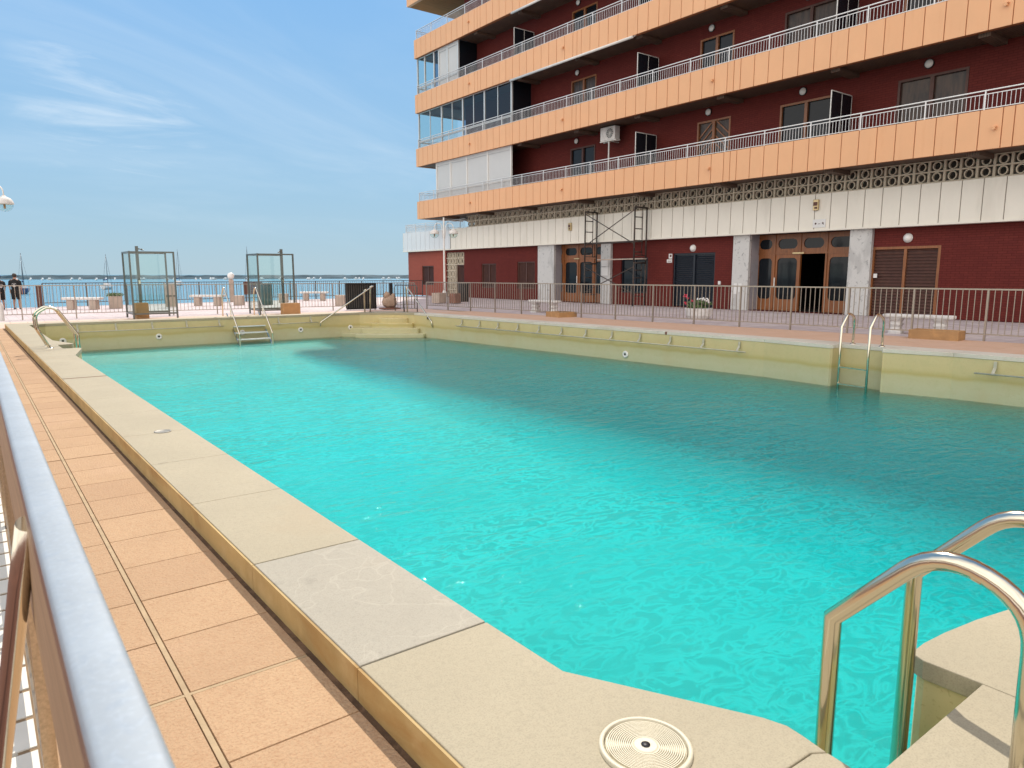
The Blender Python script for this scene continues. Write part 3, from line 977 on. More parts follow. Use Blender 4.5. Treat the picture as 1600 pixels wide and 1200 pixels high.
MB().prism([(XO(-1) - .031, -1), (XO(-1), -1), (XO(22.9), 22.9), (XO(22.9) - .031, 22.9)], -.02, -.004).build('kerb_shade_strip', 'kerb_dirt_shade', kind='structure')  # dark dirt strip added to deepen the shadow beside the kerb
mb = MB()
for i in range(-1, 38):
    for j in range(7):
        x0, x1 = i * T + G, (i + 1) * T - G
        y0, y1 = 22.9 + j * T + G, 22.9 + (j + 1) * T - G
        if x1 > FX(y1) - .1:
            continue
        tile([(x0, y0), (x1, y0), (x1, y1), (x0, y1)])
mb.build('far_tile_deck', 'pale_terracotta', kind='structure')
mb = MB()
for i in range(2, 32):
    for j in range(6):
        x0, x1 = i * T + G, (i + 1) * T - G
        y0, y1 = -.05 - (j + 1) * T + G, -.05 - j * T - G
        if x0 > XO(0):
            tile([(x0, y0), (x1, y0), (x1, y1), (x0, y1)])
mb.build('near_tile_deck', 'terracotta', kind='structure')

# sheet outside the near fence: dark red paving with a white stone strip
mb = MB().face([(-9, -6, -.024), (-.05, -6, -.024), (-.05, 24, -.024), (-9, 24, -.024)])
mb.build('outer_pavement', 'red_paving', kind='structure')
mb = MB()
for k in range(130):
    mb.box(-.04, .036, -1 + k * .19, -1 + k * .19 + .165, -.03, -.004 + (k % 3) * .0004)
mb.build('kerb_strip', 'white_strip', kind='structure')
# sea and breakwater
mb = MB()
ed = [(-3000, 20), (-60, 25), (.42, 36), (60, 48), (3000, 60)]
mb.face([(-9000, 15, -2), (9000, 15, -2), (9000, 14000, -2), (-9000, 14000, -2)])
mb.build('sea', 'sea', kind='structure')

# ------------------------------------------------------------------ ladders and handrails
def ladder(name, label, prof_a, prof_b, rungs, r=.022, flange=None, group='pool ladders'):
    base = prof_a[-1]
    t = thing(name, label, 'pool ladder', (base[0], base[1], ZC), group)
    for p in (prof_a, prof_b):
        MB().tube(p, r, 16).build('handrail', 'stainless', t)
        e = p[-1]
        f = MB().lathe([(r + .001, .018), (r + .018, .016), (r + .032, .004), (r + .032, -.002)], (e[0], e[1], ZC), 20)
        f.build('flange', 'stainless', t)
    for (a, b) in rungs:
        MB().bar(a, b, .075, .022).build('rung', 'stainless', t)
    return t


def lad_profile(fixed, axis, prof, rr):
    pts = [((fixed, a, z) if axis == 'y' else (a, fixed, z)) for a, z in prof]
    return fillet(pts, rr)


# near ladder (rails in planes x = const)
pf = [(.945, -1.4), (.945, .452), (.785, .640), (.655, .790), (.475, .62), (.475, ZC)]
rr = [0, .0, .13, .16, 0]
pf = [(.945, -1.4), (.945, .452), (.690, .735), (.480, .66), (.475, ZC)]
pr_ = [0, .20, .22]
pa = lad_profile(1.845, 'y', pf, pr_); pb = lad_profile(2.345, 'y', pf, pr_)
ladder('pool_ladder', 'large stainless steel pool ladder nearest the camera, beside the round lid in the coping', pa, pb,
       [((1.85, .945, z), (2.34, .945, z)) for z in (-.80, -1.05)], r=.0245)
# right wall ladder (rails in planes y = const)
pf = [(12.60, -1.4), (12.585, .40), (12.80, .70), (13.02, .60), (13.01, ZC)]
pa = lad_profile(6.68, 'x', [(12.60, -1.4), (12.59, .455), (12.81, .715), (13.045, .62), (13.03, ZC)], [0, .16, .17])
pb = lad_profile(6.12, 'x', [(12.52, -1.4), (12.51, .47), (12.73, .73), (12.99, .62), (12.98, ZC)], [0, .16, .17])
ladder('pool_ladder', 'stainless steel pool ladder in its recess in the right pool wall, below the white bench', pa, pb,
       [((12.595, 6.67, z), (12.52, 6.13, z)) for z in (-.27, -.58, -.85)], r=.022)
# far left ladder
pf = [(1.47, -1.3), (1.47, .33), (1.20, .78), (1.06, .85), (.86, .72), (.87, .47), (1.03, ZC)]
rr_ = [.05, .10, .14, .16, .12]
pa = lad_profile(15.30, 'x', pf, rr_ + [0]) if False else fillet([(a, 15.32, z) for a, z in pf], rr_)
pb = fillet([(a, 14.78, z) for a, z in pf], rr_)
ladder('pool_ladder', 'stainless steel pool ladder on the far left coping, with leaning curved rails', pa, pb,
       [((1.47, 14.79, z), (1.47, 15.31, z)) for z in (-.25, -.55)], r=.022)
# broad step ladder on the far wall
st = thing('step_ladder', 'wide stainless steel step ladder with flat treads going down the far pool wall', 'pool ladder', (6.7, YF, ZC))
for X in (6.25, 7.22):
    hr = fillet([(X, 23.25, ZC), (X, 23.22, .80), (X, 23.05, 1.06), (X - .02, 21.55, -.33), (X - .02, 21.55, -1.0)], [.09, .14, .05])
    MB().tube(hr, .021, 12).build('handrail', 'stainless', st)
    MB().bar((X + .03, 22.95, .20), (X + .03, 21.60, -.86), .03, .05).build('stringer', 'stainless', st)
    MB().tube([(X, 22.42, .50), (X + .01, 22.42, -.20)], .015, 8).build('strut', 'stainless', st)
for k in range(5):
    yv = 22.55 - k * .205; zv = .02 - k * .185
    MB().bar((6.29, yv, zv), (7.24, yv, zv), .17, .035).build('tread', 'aluminium', st)

# handrails of the corner steps
hr = thing('handrail', 'sloping stainless handrail on the far pool wall, left of the corner steps', 'handrail', (10.92, 22.5, ZC), 'corner step handrails')
MB().tube(fillet([(10.92, 22.5, ZC), (10.95, 22.5, .99), (11.02, 22.4, 1.02), (9.02, 22.22, -.13), (9.0, 22.22, -.27)], [.02, .02, .05]), .022, 12).build('rail', 'stainless', hr)
MB().tube([(10.72, 22.5, ZC), (10.72, 22.5, .86), (10.75, 22.4, .90)], .022, 12).build('post', 'stainless', hr)
MB().lathe([(.06, .012), (.06, 0)], (10.92, 22.5, ZC), 16).lathe([(.0, .012), (.06, .012)], (10.92, 22.5, ZC), 16).build('flange', 'dark_fence_metal', hr)
hr = thing('handrail', 'sloping stainless handrail on the right pool wall, right of the corner steps', 'handrail', (11.98, 21.8, ZC), 'corner step handrails')
MB().tube(fillet([(11.98, 21.8, ZC), (11.98, 21.82, .95), (11.98, 21.85, 1.02), (11.90, 20.05, -.12), (11.90, 20.0, -.30)], [.02, .02, .05]), .022, 12).build('rail', 'stainless', hr)
MB().tube([(11.99, 22.05, 0), (11.985, 22.05, .93)], .022, 12).build('post', 'dark_fence_metal', hr)
MB().box(11.88, 11.99, 20.25, 20.32, -.05, .02).build('wall_bracket', 'dark_fence_metal', hr)

# covers in the coping
cv = thing('skimmer_cover', 'round ribbed cream plastic lid with a black centre hole set in the near coping', 'skimmer lid', (1.357, 1.187, ZC))
prof = [(0, .009), (.022, .009)]
rr0 = .034
MB().lathe([(.0, .0115), (.030, .0115), (.034, .009)] + [q for k in range(13) for q in ((.036 + k * .0056, .0105), (.0386 + k * .0056, .0105), (.0389 + k * .0056, .0055), (.0412 + k * .0056, .0055))] + [(.1105, .0105), (.1118, .004)], (1.357, 1.187, ZC), 64, False).build('lid', 'plastic_cream', cv)
MB().lathe([(.1135, .002), (.1145, .0115), (.1245, .0115), (.127, .008), (.127, -.01)], (1.357, 1.187, ZC), 64).build('rim', 'plastic_cream', cv)
MB().lathe([(0, .0135), (.0125, .0135), (.0125, .010)], (1.357, 1.187, ZC), 24).build('centre_hole', 'black', cv)
cv = MB().lathe([(0, .004), (.055, .004), (.058, .006), (.065, .006), (.066, 0)], (1.16, 6.3, ZC), 32).build('drain_cover', 'grey_bronze')
recenter(cv, (1.16, 6.3, ZC)); tag(cv, 'small round grey metal cap in the left coping, by the middle of the pool', 'drain cover')

# ------------------------------------------------------------------ fences
def fence(name, label, pts, h, mat, step_, bar_step=.115, rail=.022, post=.035, zb=.12, group=None, bar_r=.007, topw=None, skip=()):
    """posts along a polyline; one bar panel per bay"""
    t = thing(name, label, 'fence', (pts[0][0], pts[0][1], 0), group)
    P = [Vector((p[0], p[1], 0)) for p in pts]
    top = MB(); low = MB(); posts = []
    for a, b in zip(P, P[1:]):
        L = (b - a).length; n = max(1, round(L / step_)); d = (b - a) / n
        for k in range(n):
            p, q = a + d * k, a + d * (k + 1)
            posts.append(p)
            m = MB(); nb = max(1, int(d.length / bar_step))
            for i in range(1, nb):
                c = p + (q - p) * (i / nb)
                m.bar(c + Vector((0, 0, zb)), c + Vector((0, 0, h - .01)), bar_r * 2)
            m.build('bar_panel', mat, t)
        top.bar(a + Vector((0, 0, h)), b + Vector((0, 0, h)), topw or rail * 1.6, rail * 1.2)
        low.bar(a + Vector((0, 0, zb)), b + Vector((0, 0, zb)), rail)
    posts.append(P[-1])
    top.build('top_rail', mat, t); low.build('bottom_rail', mat, t)
    for p in posts:
        MB().bar(p + Vector((0, 0, -.03)), p + Vector((0, 0, h - .012)), post).build('post', mat, t)
    return t


ry = [25.9, 24.4, 22.9]
fence('metal_fence', 'long grey metal bar fence along the right pool deck, in front of the building', [(FX(25.9), 25.9), (FX(-4), -4)], 1.09, 'fence_metal', 1.42, .118, .026, .04, .14)
fence('metal_fence', 'metal bar fence across the far end of the pool deck, behind the glass shower screens', [(-3.0, 27.9), (1.26, 27.5), (11.6, 27.25), (FX(25.9) - .02, 26.9)], 1.05, 'fence_metal', 1.44, .12, .024, .036, .14)
sf = fence('promenade_railing', 'dark seafront railing on the promenade edge, in front of the blue sea', [(2.55, EDGE(2.55) - .25), (14.5, EDGE(14.5) - .25), (24.2, EDGE(24.2) - .25)], 1.02, 'dark_fence_metal', 1.75, .13, .03, .05, .16)
gt = thing('gate', 'low rounded metal gate standing open beside the corner steps', 'gate', (13.5, 23.9, 0))
MB().tube(fillet([(13.45, 23.7, 0), (13.45, 23.7, 1.0), (13.15, 24.9, 1.0), (13.15, 24.9, 0)], [.12, .12]), .02, 10).build('frame', 'dark_fence_metal', gt)
mb = MB()
for k in range(1, 8):
    p = Vector((13.45, 23.7, 0)).lerp(Vector((13.15, 24.9, 0)), k / 8)
    mb.bar(p + Vector((0, 0, .13)), p + Vector((0, 0, .98)), .012)
mb.bar((13.45, 23.7, .13), (13.15, 24.9, .13), .02)
mb.build('bar_panel', 'dark_fence_metal', gt)

# near fence with the broad metal top rail, beside the camera
nf = thing('metal_fence', 'near fence with a broad brushed metal top rail along the left tile deck', 'fence', (.05, 3, 0))
mb = MB()
pf_ = [(.0335, 1.0868), (.034, 1.0935), (.0365, 1.0978), (.0405, 1.0992), (.055, 1.1), (.069, 1.0992), (.073, 1.0978), (.0755, 1.0935), (.076, 1.0868)]
for (a_, b_) in zip(pf_, pf_[1:]):
    f_ = mb.bm.faces.new([mb.bm.verts.new(q) for q in ((a_[0], -1.2, a_[1]), (b_[0], -1.2, b_[1]), (b_[0], 23, b_[1]), (a_[0], 23, a_[1]))]); f_.smooth = True
bmesh.ops.remove_doubles(mb.bm, verts=mb.bm.verts, dist=1e-5)
mb.build('top_rail', 'rail_metal', nf)
MB().box(.035, .0745, -1.2, 23.0, 1.045, 1.0868).build('rail_channel', 'rail_side', nf)
MB().box(.036, .042, -1.2, 23.0, .80, 1.0449).build('side_board', 'side_metal', nf)
MB().bar((.052, -1.2, .10), (.052, 23, .10), .025).build('bottom_rail', 'rail_side', nf)
for k in range(16):
    yb = 1.95 + k * 1.42
    MB().bar((.052, yb, 0), (.052, yb, 1.044), .03).build('post', 'rail_side', nf)
    m = MB()
    for i in range(1, 12):
        m.bar((.052, yb + i * .118, .11), (.052, yb + i * .118, 1.044), .012)
    m.build('bar_panel', 'rail_side', nf)
MB().tube([(.038, 1.29, 1.02), (.022, 1.37, .90), (-.034, 1.58, .48), (-.10, 1.86, -.02)], .0165, 14).build('brace', 'stainless', nf)

# ------------------------------------------------------------------ the apartment building
B = thing('apartment_building', 'tall apartment block with orange balcony fronts over dark red brick and a white band', 'building', (24.95, 14, 0))
WX, FXX, BX = 24.95, 23.40, 24.65       # brick wall, balcony fronts, white band
Y0, YT, YG, YSL = -14.0, 37.6, 45.1, 41.0
FL0, PITCH = 4.92, 3.25


def wall_holes(x, y0, y1, z0, z1, holes, dep=.18, mat='red_brick', name='wall', inner=True):
    """wall plane facing -X with rectangular openings that have real reveals; holes: (ya, yb, za, zb)"""
    ysn = sorted({y0, y1, *[h[0] for h in holes], *[h[1] for h in holes]})
    zsn = sorted({z0, z1, *[h[2] for h in holes], *[h[3] for h in holes]})
    m = MB()
    for a, b in zip(ysn, ysn[1:]):
        for c, d in zip(zsn, zsn[1:]):
            my, mz_ = (a + b) / 2, (c + d) / 2
            if any(h[0] < my < h[1] and h[2] < mz_ < h[3] for h in holes):
                continue
            m.face([(x, b, c), (x, a, c), (x, a, d), (x, b, d)])
    for h in holes:
        ya, yb, za, zb = h
        m.face([(x, ya, za), (x, yb, za), (x + dep, yb, za), (x + dep, ya, za)])
        m.face([(x, ya, zb), (x + dep, ya, zb), (x + dep, yb, zb), (x, yb, zb)])
        m.face([(x, ya, za), (x + dep, ya, za), (x + dep, ya, zb), (x, ya, zb)])
        m.face([(x, yb, za), (x, yb, zb), (x + dep, yb, zb), (x + dep, yb, za)])
    return m.build(name, mat, B, recalc=False)


# ground floor openings
W1, W2, W3 = (41.65, 43.2, .70, 1.98), (34.5, 36.0, .60, 2.05), (30.85, 32.45, .60, 2.12)
WD, GA, SD = (22.6, 24.3, .55, 2.18), (18.88, 21.12, 0, 2.32), (10.15, 12.35, 0, 2.33)
E1, E2 = (25.53, 29.07, 0, 2.96), (13.10, 17.15, 0, 2.96)
LD = (37.93, 40.05, 0, 2.80)
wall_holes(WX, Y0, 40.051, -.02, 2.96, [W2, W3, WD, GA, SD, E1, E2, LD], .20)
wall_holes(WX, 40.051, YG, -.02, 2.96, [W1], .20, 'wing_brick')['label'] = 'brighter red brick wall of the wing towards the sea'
MB().face([(WX, YG, -.02), (36, YG, -.02), (36, YG, 2.96), (WX, YG, 2.96)]).build('side_wall', 'red_brick', B)
# dark room shells behind the doors
for (a, b) in ((13.0, 17.4), (25.4, 29.9)):
    m = MB(); x0, x1, z0, z1 = 25.56, 30.5, .004, 2.96
    m.face([(x1, a, z0), (x1, b, z0), (x1, b, z1), (x1, a, z1)]); m.face([(x0, a, z0), (x1, a, z0), (x1, a, z1), (x0, a, z1)]); m.face([(x0, b, z0), (x1, b, z0), (x1, b, z1), (x0, b, z1)])
    m.face([(x0, a, z0), (x1, a, z0), (x1, b, z0), (x0, b, z0)]); m.face([(x0, a, z1), (x1, a, z1), (x1, b, z1), (x0, b, z1)])
    m.build('entrance_hall', 'dark_interior', B)
# marble columns, reveals of the entrances
for (a, b) in ((29.07, 30.42), (24.87, 25.53), (17.155, 17.91), (12.32, 13.095)):
    MB().box(24.80, WX + .006, a, b, -.02, 2.952).build('column', 'marble', B, bevel=.006)
for (a, b) in ((17.146, 17.154), (29.066, 29.074), (13.096, 13.104), (25.526, 25.534)):
    MB().box(24.96, 25.50, a - .004, b + .004, 0, 2.955).build('entrance_reveal', 'grey_marble', B)


def rounded(cy, cz, hw, hh, r, n=6):
    r = min(r, hw - .001, hh - .001)
    pts = []
    for (sx, sz, a0) in ((1, -1, -90), (1, 1, 0), (-1, 1, 90), (-1, -1, 180)):
        pts += arc2(cy + sx * (hw - r), cz + sz * (hh - r), r, a0, a0 + 90, n)
    return pts


def glazed_panel(par, x, y0, y1, z0, z1, holes, mat, th=.05, glass='glass_dark'):
    """timber panel in the plane x with rounded openings, glass behind"""
    m = MB(); bm = m.bm
    # stack the holes vertically: split the panel into horizontal zones, one hole each
    zs = sorted(holes, key=lambda h: h[1])
    zc = [z0] + [((zs[i][1] + zs[i][3]) + (zs[i + 1][1] - zs[i + 1][3])) / 2 for i in range(len(zs) - 1)] + [z1]
    for k, (cy, cz, hw, hh, r) in enumerate(zs):
        za, zb = zc[k], zc[k + 1]
        inner = rounded(cy, cz, hw, hh, r)
        outer = []
        nn = len(inner)
        for (py_, pz_) in inner:                       # project onto the zone rectangle
            dy_, dz_ = py_ - cy, pz_ - cz
            s = min(((y1 - cy) / dy_ if dy_ > 1e-6 else (y0 - cy) / dy_ if dy_ < -1e-6 else 1e9), ((zb - cz) / dz_ if dz_ > 1e-6 else (za - cz) / dz_ if dz_ < -1e-6 else 1e9))
            outer.append((cy + dy_ * s, cz + dz_ * s))
        # snap the outer ring to include corners
        for (ky, kz) in ((y0, za), (y1, za), (y1, zb), (y0, zb)):
            j = min(range(nn), key=lambda i: (outer[i][0] - ky) ** 2 + (outer[i][1] - kz) ** 2)
            outer[j] = (ky, kz)
        vi = [bm.verts.new((x, p[0], p[1])) for p in inner]; vo = [bm.verts.new((x, p[0], p[1])) for p in outer]
        vb = [bm.verts.new((x + th, p[0], p[1])) for p in inner]
        for i in range(nn):
            j = (i + 1) % nn
            if (vo[i].co - vo[j].co).length > 1e-5:
                bm.faces.new((vi[i], vi[j], vo[j], vo[i]))
            else:
                bm.faces.new((vi[i], vi[j], vo[j]))
            bm.faces.new((vi[j], vi[i], vb[i], vb[j]))
    # outer returns
    for (a, b) in (((y0, z0), (y1, z0)), ((y1, z0), (y1, z1)), ((y1, z1), (y0, z1)), ((y0, z1), (y0, z0))):
        m.face([(x, a[0], a[1]), (x, b[0], b[1]), (x + th, b[0], b[1]), (x + th, a[0], a[1])])
    o = m.build('door_panel', mat, par)
    for (cy, cz, hw, hh, r) in holes:
        MB().face([(x + th * .7, p[0], p[1]) for p in rounded(cy, cz, hw - .0, hh - .0, r)]).build('glass', glass, o)
    return o


def entrance(y0, y1, x, parts_, open_k=None, mull=.05):
    """parts_: list of (ya, yb)"""
    for k, (a, b) in enumerate(parts_):
        cy, hw = (a + b) / 2, (b - a) / 2
        # transom
        glazed_panel(B, x, a, b, 2.24, 2.95, [(cy, 2.58, hw - .13, .19, .19)], 'door_wood')
        if k == open_k:
            continue
        glazed_panel(B, x + .012, a, b, .0, 2.18, [(cy, 1.24, hw - .12, .80, .16)], 'door_wood')
    m = MB()
    m.box(x - .02, x + .08, y0, y1, 2.18, 2.24)
    for a, b in parts_[1:]:
        m.box(x - .03, x + .08, b - .035, b + .035, 0, 2.18); m.box(x - .03, x + .08, b - .035, b + .035, 2.24, 2.95)
    m.build('door_frame', 'door_wood', B)


entrance(13.1, 17.3, 25.45, [(16.42, 17.25), (15.34, 16.42), (14.27, 15.34), (13.11, 14.27)], open_k=2)
# the open leaf swung inwards
MB().box(25.52, 26.5, 14.285, 14.33, 0.006, 2.17).build('open_door_leaf', 'door_wood', B)
entrance(25.53, 29.66, 25.32, [(28.86, 29.66), (27.72, 28.86), (26.55, 27.72), (25.54, 26.55)])
mb = MB(); mb.box(25.38, 25.425, 15.15, 15.62, 2.185, 2.245); mb.box(25.26, 25.295, 27.6, 28.0, 2.19, 2.24); mb.build('door_plate', 'brass', B)
mb = MB()
for (xx, yy_, z_) in ((25.27, 27.78, 1.15), (25.40, 16.36, 1.1)):
    mb.box(xx, xx + .03, yy_ - .02, yy_ + .02, z_ - .18, z_ + .18)
mb.build('door_handle', 'white_paint', B)


def louvre(name, ya, yb, za, zb, x, frame, slat, leaves=2, fr=.07, pitch=.055):
    p = MB()
    p.box(x - .03, x + .07, ya, ya + fr, za, zb); p.box(x - .03, x + .07, yb - fr, yb, za, zb)
    p.box(x - .03, x + .07, ya + fr, yb - fr, zb - fr, zb)
    if za > .2:
        p.box(x - .03, x + .07, ya + fr, yb - fr, za, za + fr)
    w_ = (yb - ya - 2 * fr) / leaves
    for k in range(1, leaves):
        c = ya + fr + w_ * k
        p.box(x - .02, x + .06, c - .045, c + .045, za + (fr if za > .2 else 0), zb - fr)
    o = p.build(name, frame, B)
    s = MB()
    zz_ = za + fr
    while zz_ < zb - fr - .02:
        for k in range(leaves):
            a = ya + fr + w_ * k + (.045 if k else 0); b = ya + fr + w_ * (k + 1) - (.045 if k < leaves - 1 else 0)
            s.bm.faces.new([s.bm.verts.new(q) for q in ((x, a, zz_), (x, b, zz_), (x + .04, b, zz_ + .05), (x + .04, a, zz_ + .05))])
            s.bm.faces.new([s.bm.verts.new(q) for q in ((x, a, zz_), (x, b, zz_), (x + .004, b, zz_ - .008), (x + .004, a, zz_ - .008))])
        zz_ += pitch
    s.face([(x + .055, ya, za), (x + .055, yb, za), (x + .055, yb, zb), (x + .055, ya, zb)])
    s.build('slats', slat, o)
    return o


louvre('shuttered_window', *W1, 25.02, 'dark_shutter', 'dark_shutter')
louvre('shuttered_window', *W2, 25.02, 'dark_shutter', 'dark_shutter')
louvre('shuttered_window', *W3, 25.02, 'dark_shutter', 'dark_shutter')
o = louvre('shuttered_door', *SD, 24.985, 'door_wood', 'dark_shutter', 2, .085, .105)
o['label'] = 'tall brown slatted double shutter door in worn timber frame'
o = louvre('garage_door', GA[0], GA[1], GA[2], GA[3], 25.03, 'navy_metal', 'navy_metal', 2, .07, .09)
MB().lathe([(0, .03), (.022, .024), (.022, 0)], (0, 0, 0), 12).build('knob', 'white_paint', o).matrix_local = Matrix.Translation(Vector((25.0, 20.0, .92)) - Vector((24.95, 14, 0))) @ Matrix.Rotation(rad(-90), 4, 'Y')
# the big dark window with two frames
p = MB(); a, b, c, d = WD
for (q0, q1, r0, r1) in ((a, b, c, c + .06), (a, b, d - .06, d), (a, a + .06, c + .06, d - .06), (b - .06, b, c + .06, d - .06), ((a + b) / 2 - .035, (a + b) / 2 + .035, c + .06, d - .06)):
    p.box(25.03, 25.09, q0, q1, r0, r1)
o = p.build('dark_window', 'navy_metal', B)
MB().face([(25.07, a, c), (25.07, b, c), (25.07, b, d), (25.07, a, d)]).build('pane', 'glass_dark', o)

# breeze blocks: a ring with a vertical bar on each side
def blocks(m, x, y0, nb, z0, rows, bw, bh, th=.10, barw=.05, skip=None):
    for r in range(rows):
        for k in range(nb):
            ya = y0 + k * bw; za = z0 + r * bh
            if skip and skip(ya, za):
                continue
            m.box(x, x + th, ya, ya + barw, za + .045, za + bh)
            cy, cz = ya + barw / 2 + bw / 2, za + .0225 + bh / 2
            ro = min((bw - barw) / 2 - .045, .135); rz = bh / 2 - .024
            nn = 14
            ring = []
            for i in range(nn):
                t_ = 2 * math.pi * i / nn
                co, si = math.cos(t_), math.sin(t_)
                ring.append([m.bm.verts.new((xx, cy + co * rr_, cz + si * (rz if rr_ == ro else rz - .03))) for (xx, rr_) in ((x + .01, ro), (x + .01, ro - .036), (x + th - .01, ro), (x + th - .01, ro - .036))])
            for i in range(nn):
                u, v = ring[i], ring[(i + 1) % nn]
                for (p_, q_) in ((0, 1), (1, 3), (2, 0)):
                    m.bm.faces.new((u[p_], u[q_], v[q_], v[p_]))
        m.box(x - .006, x + th, y0, y0 + nb * bw + barw, z0 + r * bh, z0 + r * bh + .045)


mb = MB()
nblk = int((37.3 - Y0) / .46)
blocks(mb, 24.80, 37.3 - nblk * .46, nblk, 4.275, 3, .46, .335, th=.12, barw=.07)
mb.build('breeze_block_lattice', 'block_lattice', B)
mb = MB()
blocks(mb, 24.97, 38.9, 3, .02, 7, .36, .40, barw=.045)
blocks(mb, 24.97, 37.96, 2, 2.02, 2, .44, .40, barw=.045)
mb.build('breeze_block_screen', 'block_lattice', B)
mb = MB().face([(25.3, 37.9, 0), (25.3, 40.1, 0), (25.3, 40.1, 2.8), (25.3, 37.9, 2.8)])
mb.build('screen_backing', 'dark_interior', B)
louvre('side_door', 37.97, 38.82, 0, 2.0, 25.05, 'dark_shutter', 'dark_shutter', 1)
# wall behind the lattice storey
MB().face([(25.6, Y0, 4.25), (25.6, YT, 4.25), (25.6, YT, 5.4), (25.6, Y0, 5.4)]).face([(25.6, YT, 4.25), (36, YT, 4.25), (36, YT, 5.4), (25.6, YT, 5.4)]).build('storey_wall', 'storey_plaster', B)


def panels(x, y0, y1, z0, z1, pitch, mat, jmat, name, th=.045, half_at=(), gap=.028):
    back = MB().box(x + th * .45, x + .20, y0, y1, z0 + .004, z1 - .004)
    m = MB(); yv = y1; k = 0
    while yv > y0 + .05:
        wd = pitch * .5 if k in half_at else pitch
        a = max(y0, yv - wd)
        m.box(x, x + th, a + gap / 2, yv - gap / 2, z0, z1)
        yv = a; k += 1
    o = m.build(name, mat, B)
    back.build('panel_backing', jmat, o)
    return o


# white band, with its lower drip edge
panels(BX, Y0, 38.99, 3.02, 4.262, .60, 'white_panel', 'white_joint', 'white_band')
panels(BX, 39.05, 45.2, 3.02, 4.262, .60, 'grey_white_panel', 'white_joint', 'white_band')['label'] = 'cooler grey white band of the wing'
MB().box(BX - .05, BX + .30, Y0, 45.23, 2.955, 3.016).build('drip_edge', 'white_panel', B)
MB().box(BX + .0, 36.2, 45.2 - .0, 45.26, 3.02, 4.26).build('band_end', 'white_panel', B)
MB().box(BX + .21, 36.2, Y0, 45.195, 4.0, 4.255).build('terrace_slab', 'white_concrete', B)
MB().box(BX - .004, BX + .012, 38.98, 39.06, 3.03, 4.25).build('band_joint', 'white_joint', B)


def railing(x, y0, y1, z0, z1, posts, mat, name, bstep=.112, end=None):
    m = MB()
    def run(p, q, n):
        p, q = Vector(p), Vector(q)
        m.bar(p + Vector((0, 0, z1)), q + Vector((0, 0, z1)), .05, .03)
        m.bar(p + Vector((0, 0, z1 - .10)), q + Vector((0, 0, z1 - .10)), .022, .022)
        m.bar(p + Vector((0, 0, z0 + .05)), q + Vector((0, 0, z0 + .05)), .022, .022)
        for i in range(n):
            c = p.lerp(q, (i + .5) / n)
            m.bar(c + Vector((0, 0, z0 + .05)), c + Vector((0, 0, z1 - .10)), .012)
    run((x, y0, 0), (x, y1, 0), int((y1 - y0) / bstep))
    if end:
        run((x, y1, 0), (end, y1, 0), int((end - x) / bstep))
    o = m.build(name, mat, B)
    for yp in posts:
        MB().bar((x, yp, z0 - .02), (x, yp, z1 - .012), .036).build('railing_post', mat, o)
    return o


railing(24.72, 37.4, 44.95, 4.26, 4.80, [38, 39.4, 40.8, 42.2, 43.6, 44.93], 'balcony_metal', 'terrace_railing', end=30)

